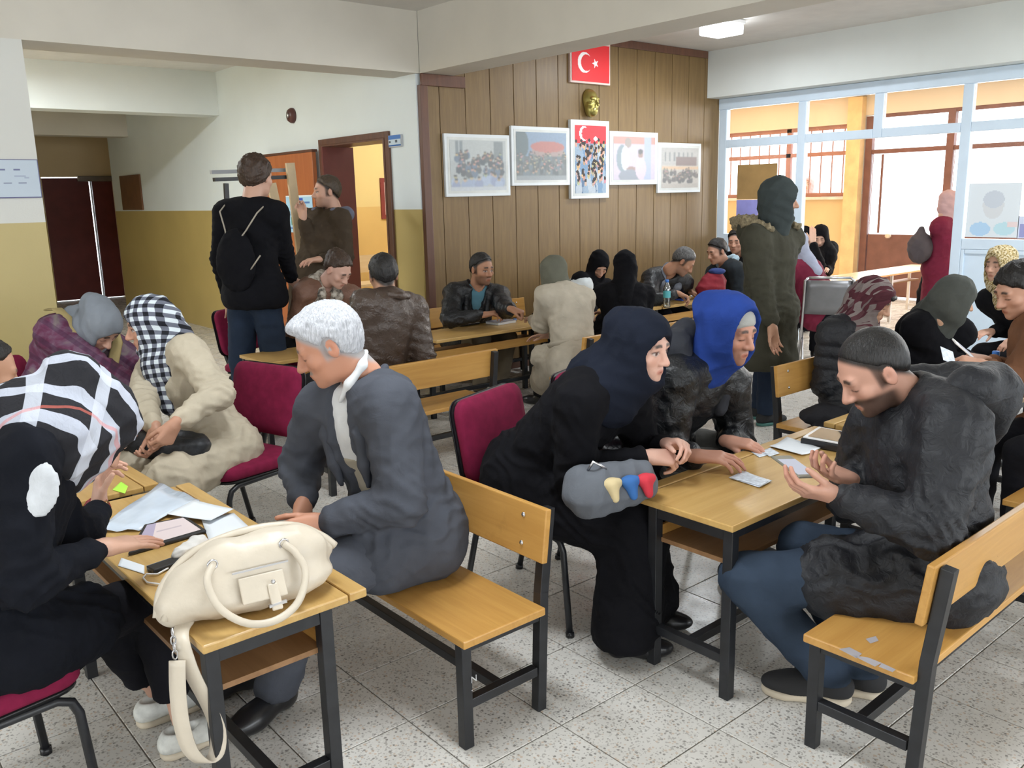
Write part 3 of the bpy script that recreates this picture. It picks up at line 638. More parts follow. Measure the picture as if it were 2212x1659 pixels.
def normals(V, Fc):
    n = np.cross(V[Fc[:, 2]]-V[Fc[:, 0]], V[Fc[:, 3]]-V[Fc[:, 1]]); N_ = np.zeros_like(V)
    for i in range(4): np.add.at(N_, Fc[:, i], n)
    return N_/(np.linalg.norm(N_, axis=1)[:, None]+1e-12)
def wrinkle(amp, freq=22., seed=0, axis=None):
    r = np.random.RandomState(seed); K = r.normal(size=(5, 3)); K /= np.linalg.norm(K, axis=1)[:, None]
    if axis is not None: K = K*.5+np.asarray(axis)*np.sign(K@np.asarray(axis))[:, None]
    ph = r.uniform(0, 6, 5); W_ = r.normal(size=(5, 3))*9
    def f(P):
        o = 0
        for i in range(5):
            w = np.sin(P@W_[i]+ph[i])*1.6+np.sin(P@W_[(i+2) % 5]*.6+ph[i]*2)
            o = o+(1-2*np.abs(np.sin((P@K[i])*freq*(.6+.25*i)*1.5+w+ph[i])))*(1-.12*i)
        return amp*o/3
    return f
def mesh_from(name, parts, mat, parent=None, origin=(0,0,0), cols=None, uvs=None, smooth=True):
    """parts: list of (V,F); joined into one mesh object"""
    vs = []; fs = []; o = 0
    for V, Fc in parts: vs.append(V); fs.append(Fc+o); o += len(V)
    V = np.concatenate(vs)-np.asarray(origin); Fc = np.concatenate(fs).astype(np.int32)
    m = bpy.data.meshes.new(name); m.vertices.add(len(V)); m.vertices.foreach_set('co', V.astype(np.float32).ravel())
    m.loops.add(Fc.size); m.loops.foreach_set('vertex_index', Fc.ravel())
    m.polygons.add(len(Fc)); m.polygons.foreach_set('loop_start', np.arange(0, Fc.size, 4, dtype=np.int32))
    m.polygons.foreach_set('use_smooth', np.ones(len(Fc), bool)); m.update(); m.validate()
    if cols is not None:
        C = np.concatenate(cols); C = np.concatenate([C, np.ones((len(C), 1))], 1).astype(np.float32)
        at = m.color_attributes.new('Col', 'FLOAT_COLOR', 'POINT'); at.data.foreach_set('color', C.ravel())
    if uvs is not None:
        U = np.concatenate(uvs).astype(np.float32); ul = m.uv_layers.new(name='UVMap')
        ul.data.foreach_set('uv', U[Fc.ravel()].ravel())
    return link(name, m, mat, parent)
# ================================================================== PEOPLE
JN = ['pel','nk','hd','sl','sr','el','er','wl','wr','hl','hr','kl','kr','al','ar']
def smooth01(x, a, b): t = np.clip((x-a)/(b-a), 0, 1); return t*t*(3-2*t)
def head_template(h):
    F = Field(h)
    F.ell((0,-.012,.028), (.075,.096,.083)).ell((0,.033,-.033), (.060,.060,.083), k=.03).ell((0,.043,-.082), (.046,.046,.038), k=.025)
    F.ell((0,.077,-.104), (.020,.018,.016), k=.02)
    F.cone((0,-.022,-.05), (0,-.045,-.15), .054, .056, .03)
    for s in (-1, 1):
        F.ell((s*.043,.060,-.030), (.022,.022,.020), k=.02)
        F.ell((s*.076,-.008,-.012), (.010,.021,.034), k=.008)
    F.cone((-.036,.080,.019), (.036,.080,.019), .0125, .0125, .015)
    for s in (-1, 1):
        F.ell((s*.031,.096,-.003), (.018,.013,.011), k=.010, op='-')
        F.ell((s*.031,.0765,-.004), (.0145,.0135,.0125), k=.004)
        F.ell((s*.090,-.002,-.010), (.010,.011,.018), k=.006, op='-')
    F.cone((0,.088,.006), (0,.114,-.034), .0085, .0125, .010)
    for s in (-1, 1): F.ell((s*.012,.100,-.038), (.010,.012,.009), k=.008)
    F.cone((-.019,.086,-.066), (.019,.086,-.066), .007, .007, .008).cone((-.016,.087,-.0765), (.016,.087,-.0765), .0075, .0075, .008)
    F.ell((0,.092,-.068), (.012,.009,.008), k=.01)
    F.cone((-.018,.099,-.0715), (.018,.099,-.0715), .0016, .0016, .002, '-')
    return F.run(smooth=1)
HEADS = {}
def head_mesh(h):
    if h not in HEADS: HEADS[h] = head_template(h)
    return HEADS[h]
def head_cols(V, skin, brow, beard=0., hairc=(.02,.015,.012), eyes='down', moustache=0., lips=1., fade=None):
    x, y, z = V.T; n = len(V); s = np.array(skin)
    C = np.tile(s, (n, 1))
    red = np.clip(1-np.hypot((np.abs(x)-.042)/.03, (z+.035)/.03), 0, 1)*(y > .03)*.5
    red = np.maximum(red, np.clip(1-np.hypot(x/.02, (z+.035)/.025), 0, 1)*(y > .09)*.6)
    red = np.maximum(red, (np.abs(x) > .076)*.5)
    C = C*(1-red[:, None]*.5)+np.array((s[0]*.95, s[1]*.62, s[2]*.55))*red[:, None]*.5
    def put(mask, c):
        nonlocal C
        mask = np.clip(mask, 0, 1)[:, None]; C = C*(1-mask)+np.array(c)*mask
    ax = np.abs(x)
    if beard:
        b = smooth01(-z-.28*np.maximum(0, .07-y), .030, .052)*smooth01(y, -.025, .01)*smooth01(-z, .0, .05)
        nearlip = smooth01(np.hypot(x/.024, (z+.072)/.0135), .8, 1.15)
        b *= np.where(y > .07, nearlip, 1)*(1-smooth01(-z, .125, .14)); put(b*beard, hairc)
    if moustache: put(moustache*smooth01(.033-ax, 0, .010)*(y > .078)*smooth01(-z, .047, .053)*(1-smooth01(-z, .060, .066)), hairc)
    if fade is not None:
        (ya, za), (yb, zb), fc = fade; d = np.array((yb-ya, zb-za)); d /= np.hypot(*d); sd = (y-ya)*d[1]-(z-za)*d[0]; sd = sd if (-d[1]*0+d[0]) < 0 else -sd
        sd = -((y-ya)*(-d[1])+(z-za)*d[0])*np.sign(d[0])   # >0 on the face side of the hairline
        put((1-smooth01(np.abs(x), .078, .082))*smooth01(np.abs(x), .050, .058)*smooth01(y, -.012, -.002)*(1-smooth01(y, .022, .034))*smooth01(z, -.055, -.03)*(1-smooth01(z, .05, .06))*.8, fc)
        put((1-smooth01(sd, -.002, .015))*(np.abs(x) < .081)*(1-smooth01(y, .070, .085)*(z < .05)), fc)
    lp = (1-smooth01(np.hypot(x/.022, (z+.0715)/.011), .75, 1.1))*(y > .083)*lips; put(lp*.65, (s[0]*.75, s[1]*.42, s[2]*.40))
    put((1-smooth01(np.hypot(x/.020, (z+.0715)/.0022), .6, 1.2))*(y > .083)*.8, (s[0]*.3, s[1]*.16, s[2]*.15))
    br = smooth01(ax, .010, .015)*(1-smooth01(ax, .042, .050))*(1-smooth01(np.abs(z-.0195-.006*np.sin(ax/.05*3)), .003, .0075))*(y > .06); put(br*.9, brow)
    er = np.hypot((ax-.031)/.0155, (z+.004)/.0075)
    if eyes == 'down': put((1-smooth01(np.hypot((ax-.031)/.0155, (z+.0095)/.0035), .7, 1.2))*(y > .07), (.02,.012,.01))
    else:
        put((1-smooth01(er, .8, 1.1))*(y > .07)*.9, (.62,.58,.55)); put((1-smooth01(np.hypot((ax-.033)/.007, (z+.003)/.0075), .7, 1.1))*(y > .07), (.02,.012,.01))
        put((1-smooth01(np.abs(z-.0035+.25*(ax-.031)**2/.015), .001, .0035))*(1-smooth01(np.abs(ax-.031), .014, .018))*(y > .065), (.02,.012,.01))
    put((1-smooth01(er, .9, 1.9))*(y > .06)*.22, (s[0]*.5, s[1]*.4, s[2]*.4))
    return C
CURL = dict(relaxed=(.25,.35,.25,.15), flat=(.06,.1,.08,.0), phone=(.30,.55,.40,.55), grip=(.75,.85,.5,.55), fist=(1.2,1.4,.8,.7), clasp=(.7,.9,.5,.35), pinch=(.8,.7,.3,.6), hold=(.45,.7,.5,.3))
HANDS = {}
def hand_mesh(pose, h):
    key = (pose, h)
    if key in HANDS: return HANDS[key]
    F = Field(h); c1, c2, c3, th = CURL[pose]
    F.cone((0,-.012,0), (0,.012,0), .025, .024, .015)
    xs = (-.030,-.010,.010,.028); yl = (.088,.092,.087,.078)
    LN = ((.043,.026,.021),(.047,.030,.022),(.043,.028,.021),(.033,.021,.018))
    for i in range(4):
        F.cone((xs[i]*.55,.012,.0), (xs[i],yl[i],.002), .0165, .0115, .014)
        p = V3(xs[i], yl[i], .002); a = 0; spread = xs[i]*3.0
        for j, (ln, c) in enumerate(zip(LN[i], (c1,c2,c3))):
            a += c*(1+.10*i); q = p+ln*V3(math.sin(spread*.5)*.5, math.cos(a), -math.sin(a)); r0 = (.0092,.0083,.0075)[j]; F.cone(p, q, r0, r0*.9, .003); p = q
    F.ell((-.020,.035,-.010), (.017,.028,.015), k=.012)
    p = V3(-.022,.022,-.008); d0 = unit((-.42,.86,-.30))
    for j, (ln, r0) in enumerate(((.040,.0125),(.033,.0105),(.026,.0095))):
        d = unit(d0+V3(.55,.25,-.45)*th*(j*.8)); q = p+d*ln; F.cone(p, q, r0, r0*.88, .004); p = q
    HANDS[key] = F.run(smooth=1)
    return HANDS[key]
def hand_cols(V, skin):
    s = np.array(skin); C = np.tile(s, (len(V), 1)); t = smooth01(V[:, 1], .10, .17)[:, None]*.35
    C = C*(1-t)+np.array((s[0]*1.0, s[1]*.72, s[2]*.66))*t
    return C
def frame(fwd, up=(0,0,1)):
    """columns: right, forward, up"""
    y = unit(fwd); x = unit(np.cross(y, up)); z = np.cross(x, y); return np.stack([x, y, z], 1)
def rot_head(az, pitch, roll=0):
    a, p, r = map(math.radians, (az, pitch, roll))
    f = V3(math.cos(a)*math.cos(p), math.sin(a)*math.cos(p), -math.sin(p)); R = frame(f)
    c, s = math.cos(r), math.sin(r); return np.stack([R[:,0]*c-R[:,2]*s, R[:,1], R[:,0]*s+R[:,2]*c], 1)
def cloth(name, color, rough=.85, kind='fabric', vary=.12):
    if name in MATS: return MATS[name]
    m, nt, b = nodes_of(name, color, rough, 0, .12 if kind == 'fabric' else .5)
    tc = N(nt, 'ShaderNodeTexCoord')
    nz = N(nt, 'ShaderNodeTexNoise', i_Scale=9., i_Detail=6.); L(nt, tc.outputs['Object'], nz.inputs['Vector'])
    L(nt, ramp(nt, nz.outputs[0], ((.3, tuple(c*(1-vary) for c in color)), (.72, tuple(min(1,c*(1+vary)) for c in color)))), b.inputs['Base Color'])
    if kind == 'fabric':
        n2 = N(nt, 'ShaderNodeTexNoise', i_Scale=420., i_Detail=2.); L(nt, tc.outputs['Object'], n2.inputs['Vector'])
        n3 = N(nt, 'ShaderNodeTexNoise', i_Scale=16., i_Detail=3., i_Distortion=1.2); L(nt, tc.outputs['Object'], n3.inputs['Vector'])
        h = mth(nt, 'MULTIPLY_ADD', n2.outputs[0], .06); L(nt, mth(nt, 'MULTIPLY', n3.outputs[0], .9), h.node.inputs[2])
        bump(nt, b, h, .008, .45)
    else:
        n2 = N(nt, 'ShaderNodeTexNoise', i_Scale=34., i_Detail=5., i_Distortion=1.6); L(nt, tc.outputs['Object'], n2.inputs['Vector'])
        bump(nt, b, n2.outputs[0], .010, .55)
    return m
SKIN = attr_mat('skin', .5, bmp=.0006, bscale=140, spec=.4)
def hair_mat(name, c1, c2, rough=.45):
    m, nt, b = nodes_of(name, c1, rough, 0, .4); tc = N(nt, 'ShaderNodeTexCoord'); mp = N(nt, 'ShaderNodeMapping'); L(nt, tc.outputs['Object'], mp.inputs[0])
    mp.inputs['Rotation'].default_value = (.5,.4,.3); mp.inputs['Scale'].default_value = (190,190,28)
    nz = N(nt, 'ShaderNodeTexNoise', i_Scale=1., i_Detail=4., i_Distortion=.8); L(nt, mp.outputs[0], nz.inputs['Vector'])
    L(nt, ramp(nt, nz.outputs[0], ((.3, c2), (.68, c1))), b.inputs['Base Color']); bump(nt, b, nz.outputs[0], .006, .7); return m
HAIRB = hair_mat('hair_black', (.016,.013,.012), (.004,.004,.004)); HAIRBR = hair_mat('hair_brown', (.075,.042,.026), (.02,.012,.008))
HAIRG = hair_mat('hair_grey', (.60,.61,.65), (.34,.35,.38), .6); HAIRDG = hair_mat('hair_salt', (.15,.145,.145), (.03,.03,.03)); HAIRA = hair_mat('hair_ash', (.10,.07,.045), (.04,.028,.02))

class Person:
    def __init__(s, key, label, S, head, skin=(.50,.27,.18), near=False, bulk=1., group=None):
        s.J = {n: np.array(p) for n, p in zip(JN, JOINTS[key])}; s.S = S/1.72; s.b = bulk; s.skin = skin; s.near = near
        s.h = .0085 if near else .013
        J = s.J; s.HR = rot_head(*head)
        s.loc = V3(J['pel'][0], J['pel'][1], 0)
        s.root = thing('person', label, 'person', tuple(s.loc), group=group)
        up = unit(J['nk']-J['pel']); lat = unit((J['sr']-J['sl'])); lat = unit(lat-up*(lat@up)); s.fwd = np.cross(up, lat); s.up = up; s.lat = lat
        hl = unit(J['hr']-J['hl']); s.TR = np.stack([lat, s.fwd, up], 1)
        hu = V3(0,0,1); hl = unit(hl-hu*(hl@hu)); s.HFR = np.stack([hl, np.cross(hu, hl), hu], 1)
        s.hs = s.S*1.0; s.hp = None
    def P(s, f, u, l):
        """point on the torso: forward, up along spine (0..1), lateral"""
        J = s.J; return J['pel']+(J['nk']-J['pel'])*u+s.fwd*f*s.S+s.lat*l*s.S
    def H(s, x, y, z): return s.J['hd']+s.HR@(V3(x,y,z)*s.hs)
    def out(s, name, VF, mat, parent=None, **kw):
        return mesh_from(name, [VF] if not isinstance(VF, list) else VF, mat, parent or s.root, s.loc, **kw)
    # ---- body: one mesh, head + torso + limbs + hands
    def body(s, lh=None, rh=None, brow=(.015,.012,.01), beard=0., hairc=(.02,.015,.012), eyes='down', moustache=0., hands='lr', lips=1., fade=None):
        J = s.J; S = s.S; k = s.skin; parts = []; cols = []
        V, Fc = head_mesh(.0045 if s.near else .007)
        cols.append(head_cols(V, k, brow, beard, hairc, eyes, moustache, lips, fade)); parts.append(((s.HR@(V.T*s.hs)).T+J['hd'], Fc))
        F = Field(.02)
        s.torso(F, -.02, arms=True, legs=True); F.cone(J['nk'], s.H(0,-.035,-.10), .052*S, .050*S, .03)
        VF = F.run(); parts.append(VF); cols.append(np.tile(k, (len(VF[0]), 1)))
        for sd, spec in (('l', lh), ('r', rh)):
            if sd not in hands: continue
            pose, d, pn = spec or ('relaxed', None, None)
            w, e = J['w'+sd], J['e'+sd]
            d = unit(w-e) if d is None else unit(d); pn = (V3(0,0,-1)-.3*s.fwd) if pn is None else V3(*pn)
            z = -unit(pn-d*(pn@d)); x = np.cross(d, z); V, Fc = hand_mesh(pose, .0042 if s.near else .007)
            q = V.copy(); fc = Fc
            if sd == 'l': q[:, 0] *= -1; fc = Fc[:, ::-1]
            parts.append((w+((q*S)@np.stack([x, d, z], 0)), fc)); cols.append(hand_cols(V, k))
        mesh_from('body', parts, SKIN, s.root, s.loc, cols)
        return s
    def torso(s, F, off, arms=True, legs=False, hem=.0, k=.04):
        J = s.J; S = s.S; b = s.b; T = s.TR
        F.ell(J['pel']+s.up*.02, V3(.158,.120,.135)*S*b+off, s.TR, k)
        F.ell(s.P(0,.36,0), V3(.140,.105,.17)*S*b+off, T, k)
        F.ell(s.P(.005,.70,0), V3(.155,.112,.165)*S*b+off, T, k)
        F.cone(s.P(-.01,.90,-.105), s.P(-.01,.90,.105), .060*S*b+off*.8, .060*S*b+off*.8, k)
        for sd in 'lr':
            F.cone(J['nk']+(J['s'+sd]-J['nk'])*.15, J['s'+sd], .052*S+off*.8, .055*S*b+off*.9, k)
            if arms:
                e2 = J['w'+sd]-unit(J['w'+sd]-J['e'+sd])*(.040*S if off > 0 else 0)
                F.cone(J['s'+sd], J['e'+sd], .054*S*b+off, .044*S*b+off*.9, .03)
                F.cone(J['e'+sd], e2, .044*S*b+off*.9, (.031*S+off*.55) if off > 0 else .026*S, .02)
            if legs:
                F.cone(J['h'+sd], J['k'+sd], .086*S*b+off, .062*S+off, .03); F.cone(J['k'+sd], J['a'+sd], .060*S+off, .042*S+off, .02)
    # ---- clothes
    def folds(s, amp, freq, quilt=0):
        J = s.J; base = wrinkle(amp, freq, seed=int(abs(J['hd'][0]*100)) % 999); fine = wrinkle(amp*.45, freq*2.3, seed=int(abs(J['hd'][1]*100)) % 999)
        def f(P):
            o = base(P)+fine(P)
            wv = np.sin(P@V3(31,17,23))*.9+np.sin(P@V3(-19,29,-13))*.9
            for sd in 'lr':
                e = J['e'+sd]; a = unit(J['w'+sd]-J['s'+sd]); d = np.linalg.norm(P-e, axis=1); ax = unit(J['w'+sd]-e); inn = unit((J['s'+sd]+J['w'+sd])/2-e+1e-6)
                sd_ = (P-e)@a; g = np.exp(-(d/.11)**2)
                o = o+amp*1.1*g*(1-2*np.abs(np.sin(sd_*75+wv)))
                w = J['w'+sd]; g = np.exp(-(np.linalg.norm(P-w, axis=1)/.09)**2); o = o+amp*.6*g*np.sin(((P-w)@ax)*120+wv)
                q = J['s'+sd]+(J['pel']-J['s'+sd])*.22; g = np.exp(-(np.linalg.norm(P-q, axis=1)/.12)**2); o = o+amp*g*(1-2*np.abs(np.sin(((P-q)@unit(s.up+s.fwd*.6))*45+wv)))
            g = np.exp(-(((P-J['pel'])@s.up-.10)/.10)**2); o = o+amp*.8*g*(1-2*np.abs(np.sin(((P-J['pel'])@s.up)*52+wv*1.3)))
            if quilt:
                ln = np.linalg.norm(J['nk']-J['pel']); t = (P-J['pel'])@s.up
                for sd in 'lr':
                    a, b, c = J['s'+sd], J['e'+sd], J['w'+sd]
                    for u, v, t0 in ((a,b,0),(b,c,.3)):
                        ax = unit(v-u); q = np.clip((P-u)@ax, 0, np.linalg.norm(v-u)); d = np.linalg.norm(P-u-q[:,None]*ax, axis=1); t = np.where(d < .10, q+t0, t)
                o = o+quilt*(np.abs(np.sin(t*math.pi/.065))**.5-.6)
            return o
        return f
    def top(s, name, mat, off=.022, amp=.005, freq=24, cut=None, skirt=None, cuff=.03, neck=.075, extra=None, arms=True, h=None, quilt=0):
        J = s.J; S = s.S; F = Field(h or s.h); s.torso(F, off, arms)
        if skirt == 'sit':      # coat over the thighs
            for sd in 'lr':
                q = J['h'+sd]+(J['k'+sd]-J['h'+sd])*1.0
                F.cone(J['h'+sd], q, .100*S*s.b+off, .082*S+off, .05); F.cone(q, q+(J['a'+sd]-q)*.35, .080*S+off, .085*S+off, .05)
            F.cone(J['pel']-s.HFR[:,1]*.03-V3(0,0,.02), J['pel']+s.HFR[:,1]*.28*S-V3(0,0,.01), .13*S, .10*S, .05)
        elif skirt == 'short':
            for sd in 'lr': F.cone(J['h'+sd], J['h'+sd]+(J['k'+sd]-J['h'+sd])*.40, .10*S*s.b+off, .09*S+off, .05)
        elif isinstance(skirt, float):      # standing coat down to height
            q = J['pel'].copy(); q[2] = skirt; F.ell((J['pel']+q)/2, V3(.20*S, .16*S, (J['pel'][2]-skirt)*.75), s.HFR, .06)
            F.ell(q+V3(0,0,.06), V3(.205*S, .175*S, .12), s.HFR, .05); F.ell(J['pel']+V3(0,0,.03), V3(.20,.17,.16)*S, s.HFR, .05)
        elif skirt == 'gown':       # long gown over seated legs
            for sd in 'lr':
                F.cone(J['h'+sd], J['k'+sd], .115*S+off, .098*S+off, .07); F.cone(J['k'+sd], J['a'+sd]+V3(0,0,.03), .092*S+off, .095*S+off, .07)
            F.cone((J['kl']+J['kr'])/2, (J['al']+J['ar'])/2+V3(0,0,.04), .10*S, .11*S, .06)
            F.cone(J['pel'], (J['kl']+J['kr'])/2, .14*S, .11*S, .06)
        if extra: extra(s, F, off)
        F.ell(s.H(0,-.03,-.13), V3(neck,neck,.10)*S, s.HR, .02, '-') if neck else None
        if cut:                     # front opening: half width, top u, bottom u
            F.chain([s.P(f_, u_, 0) for f_, u_, r_ in cut], [r_*S for f_, u_, r_ in cut], .008, '-')
        if isinstance(skirt, float): F.plane(V3(0,0,skirt), (0,0,-1), .01)
        if skirt == 'gown': F.plane(V3(0,0,.05), (0,0,-1), .01)
        o = s.out(name, F.run(s.folds(amp, freq, quilt)), mat); s.topo = o
        return o
    def legs(s, name, mat, off=.012, amp=.004, end=.0, wide=1.):
        J = s.J; S = s.S; F = Field(s.h)
        F.ell(J['pel'], V3(.168,.135,.13)*S*s.b+off, s.HFR, .04)
        for sd in 'lr':
            a = J['a'+sd]+unit(J['k'+sd]-J['a'+sd])*end
            F.cone(J['h'+sd], J['k'+sd], .088*S*s.b+off, .064*S*wide+off, .03); F.cone(J['k'+sd], a, .063*S*wide+off, .048*S*wide+off, .02)
            F.ell(a-V3(0,0,.075), V3(.09,.09,.07)*S, None, .008, '-')
        return s.out(name, F.run(wrinkle(amp, 26, 5)), mat)
    def shoes(s, mat, sole=None, dirs=None, L_=1., low=False, flat=False):
        J = s.J
        for i, sd in enumerate('lr'):
            a = J['a'+sd]; d = dirs[i] if dirs is not None else (s.HFR[:, 1]); d = unit(V3(d[0], d[1], 0)); R = frame(d); S = s.S*L_
            o = V3(a[0], a[1], a[2]-.09 if a[2] > .13 else 0); q = lambda x, y, z: o+R@(V3(x,y,z)*S)
            F = Field(.006 if s.near else .009)
            F.ell(q(0,-.025,.045), V3(.036,.045,.045)*S, R).ell(q(0,.10,.032), V3(.043,.080,.034)*S, R, .03).cone(q(0,0,.055), q(0,.09,.035), .036*S, .034*S, .03)
            if not low: F.ell(q(0,-.005,.085), V3(.038,.042,.04)*S, R, .02)
            else: F.ell(q(0,.01,.10), V3(.030,.055,.055)*S, R, .008, '-')
            F.plane(q(0,0,.018 if sole else .002), (0,0,-1), .004)
            sh = s.out('shoe', F.run(), mat)
            if sole:
                F = Field(.006); F.cone(q(0,-.025,.012), q(0,.02,.012), .040*S, .038*S, .01).cone(q(0,.02,.012), q(0,.115,.012), .038*S, .045*S, .02).cone(q(0,.115,.012), q(0,.14,.012), .045*S, .038*S, .02)
                F.plane(q(0,0,.022), (0,0,1), .004); F.plane(q(0,0,.0), (0,0,-1), .004)
                s.out('shoe_sole', F.run(), sole, sh) if False else mesh_from('shoe_sole', [F.run()], sole, sh, s.loc)
    def hair(s, mat, line=(.068,.088), nape=(-.080,-.062), thick=.010, amp=.004, extra=None, freq=60, part='hair', ears=True):
        F = Field(.006 if s.near else .009); S = s.hs
        F.ell(s.H(0,-.014,.030), (V3(.077,.098,.086)+thick)*S, s.HR)
        F.ell(s.H(0,-.03,.0), (V3(.074,.078,.085)+thick*.7)*S, s.HR, .02)
        if extra: extra(s, F)
        a, b = s.H(0,*line), s.H(0,*nape); d = unit(b-a); n = np.cross(d, s.HR[:,0]); n = n if n@(s.HR[:,2]) < 0 else -n
        F.plane(a, n, .012)
        if ears:
            for q in (-1, 1): F.ell(s.H(q*.086,.002,-.012), V3(.022,.028,.040)*S, s.HR, .006, '-')
        w1, w2 = wrinkle(amp, freq, 3), wrinkle(amp*.6, freq*3, 8)
        return s.out(part, F.run(lambda P: w1(P)+w2(P)), mat)
    def scarf(s, mat, thick=.014, face=(.058,.084), fy=.105, fz=-.020, drape=.10, chest=True, amp=.006, freq=26, seed=1, name='headscarf', back=.0, cover_chin=.0, peak=.0, extra=None, front=True, uvm=0):
        F = Field(.008 if s.near else .011); S = s.hs; J = s.J
        F.ell(s.H(0,-.012,.030), (V3(.077,.100,.086)+thick)*S, s.HR)
        F.ell(s.H(0,.0,-.035), (V3(.068,.088,.085)+thick)*S, s.HR, .03)
        F.cone(s.H(0,-.02,-.08), J['nk']+s.fwd*.02, (.068+thick)*S, drape*s.S, .05)
        if front: F.cone(s.H(0,.035,-.115+cover_chin), J['nk']+s.fwd*.05, (.045+thick)*S, .075*s.S, .04)
        if peak: F.ell(s.H(0,-.075-.02*peak,.05), V3(.07,.07,.06)*S*(.8+.2*peak), s.HR, .04)
        if chest:
            F.ell(J['nk']+s.fwd*.05-s.up*.05, V3(.15,.095,.085)*s.S, s.TR, .05)
            for sd in 'lr': F.cone(J['nk'], J['nk']+(J['s'+sd]-J['nk'])*.62+s.up*.015, drape*.85*s.S, .065*s.S, .04)
        if back: F.cone(s.H(0,-.09,-.03), J['nk']-s.fwd*.09-s.up*back, .06*S, .07*S, .05)
        if extra: extra(s, F)
        F.ell(s.H(0,fy,fz), V3(face[0],.088,face[1])*S, s.HR, .012, '-')
        F.ell(s.H(0,.028,-.03), V3(.0615,.070,.085)*S, s.HR, .006, '-')
        V, Fc = F.run(wrinkle(amp, freq, seed))
        q = ((V-J['hd'])@s.HR)/S; u = np.arctan2(q[:,0], q[:,1]+.35*0)/(2*np.pi); v = q[:,2]
        uv = np.stack([(q[:,0]+q[:,1])*.8, q[:,2]+(q[:,0]-q[:,1])*.4], 1)*10
        if uvm: uv = np.stack([q[:,0]*.9-q[:,2]*.35, q[:,1]*.9+q[:,2]*.5], 1)*10
        return s.out(name, (V, Fc), mat, uvs=[uv])
    def blob(s, name, mat, build, h=.008, amp=0., freq=30, parent=None, smooth=1):
        F = Field(h); build(F); return s.out(name, F.run(wrinkle(amp, freq, 2) if amp else None, smooth), mat, parent)
    def strip(s, name, mat, pts, w, t=.004, parent=None):
        """flat band along world points"""
        mb = MB(); P_ = [Vector(p) for p in pts]; mb.tube([p-Vector(s.loc) for p in P_], w/2, 8, ry=t); return mb.build(name, mat, parent or s.root)
# ------------------------------------------------------------------ scarf patterns
def pattern(name, build, rough=.85):
    m, nt, b = nodes_of(name, (.5,.5,.5), rough, 0, .25)
    uv = N(nt, 'ShaderNodeUVMap'); s = N(nt, 'ShaderNodeSeparateXYZ'); L(nt, uv.outputs[0], s.inputs[0])
    L(nt, build(nt, s.outputs[0], s.outputs[1], uv.outputs[0]), b.inputs['Base Color'])
    n3 = N(nt, 'ShaderNodeTexNoise', i_Scale=5., i_Detail=3., i_Distortion=1.); L(nt, uv.outputs[0], n3.inputs['Vector']); bump(nt, b, n3.outputs[0], .01, .4)
    return m
def stripes(nt, x, f, duty, ph=0.):
    return mth(nt, 'LESS_THAN', mth(nt, 'FRACT', mth(nt, 'MULTIPLY_ADD', x, f) if ph == 0 else mth(nt, 'ADD', mth(nt, 'MULTIPLY', x, f), ph)), duty)
def plaid(nt, u, v, uv):
    a = stripes(nt, u, 1.25, .38, .1); b = stripes(nt, v, .62, .22, .3)
    c = mix(nt, mth(nt, 'MULTIPLY', a, .85), (.018,.018,.022), (.50,.53,.62)); c = mix(nt, mth(nt, 'MULTIPLY', b, .75), c, (.55,.58,.66))
    r = stripes(nt, mth(nt, 'ADD', u, mth(nt, 'MULTIPLY', v, .3)), .42, .035, .62); return mix(nt, mth(nt, 'MULTIPLY', r, .45), c, (.65,.16,.12))
def gingham(nt, u, v, uv):
    a = stripes(nt, u, 2.2, .5, .1); b = stripes(nt, v, 2.2, .5, .3)
    s = mth(nt, 'MULTIPLY', mth(nt, 'ADD', a, b), .5)
    return ramp(nt, s, ((.2, (.012,.013,.018)), (.5, (.14,.15,.19)), (.9, (.62,.68,.72))))
def leafy(nt, u, v, uv):
    vo = N(nt, 'ShaderNodeTexVoronoi', i_Scale=2.6); mp = N(nt, 'ShaderNodeMapping'); mp.inputs['Scale'].default_value = (1.8,.7,1); mp.inputs['Rotation'].default_value = (0,0,.6)
    L(nt, uv, mp.inputs[0]); L(nt, mp.outputs[0], vo.inputs['Vector']); sc_ = N(nt, 'ShaderNodeSeparateColor'); L(nt, vo.outputs['Color'], sc_.inputs[0])
    return ramp(nt, sc_.outputs[0], ((.0, (.05,.012,.018)), (.4, (.09,.025,.034)), (.55, (.15,.12,.115)), (1., (.24,.20,.19))))
def floral(nt, u, v, uv):
    nz = N(nt, 'ShaderNodeTexNoise', i_Scale=7., i_Detail=5.); L(nt, uv, nz.inputs['Vector'])
    return ramp(nt, nz.outputs[0], ((.35, (.08,.06,.03)), (.48, (.40,.30,.12)), (.6, (.62,.55,.42)), (.7, (.45,.40,.15))))
PLAID = pattern('plaid_scarf', plaid); GING = pattern('gingham_scarf', gingham); LEAF = pattern('leaf_scarf', leafy); YELF = pattern('yellow_scarf', floral)
def pat_obj(name, fn, rough=.85):
    m, nt, b = nodes_of(name, (.5,.5,.5), rough, 0, .25); tc = N(nt, 'ShaderNodeTexCoord'); s = N(nt, 'ShaderNodeSeparateXYZ'); L(nt, tc.outputs['Object'], s.inputs[0])
    L(nt, fn(nt, s.outputs[0], s.outputs[2], tc.outputs['Object']), b.inputs['Base Color']); return m
def purple(nt, u, v, uv):
    nz = N(nt, 'ShaderNodeTexNoise', i_Scale=9., i_Detail=4., i_Distortion=1.); L(nt, uv, nz.inputs['Vector'])
    c = ramp(nt, nz.outputs[0], ((.3, (.035,.03,.04)), (.45, (.12,.03,.07)), (.58, (.16,.09,.14)), (.72, (.22,.19,.17))))
    return mix(nt, mth(nt, 'MULTIPLY', stripes(nt, mth(nt, 'ADD', u, v), 9, .3), .5), c, (.05,.02,.05))
PURP = pat_obj('purple_check_cloth', purple)
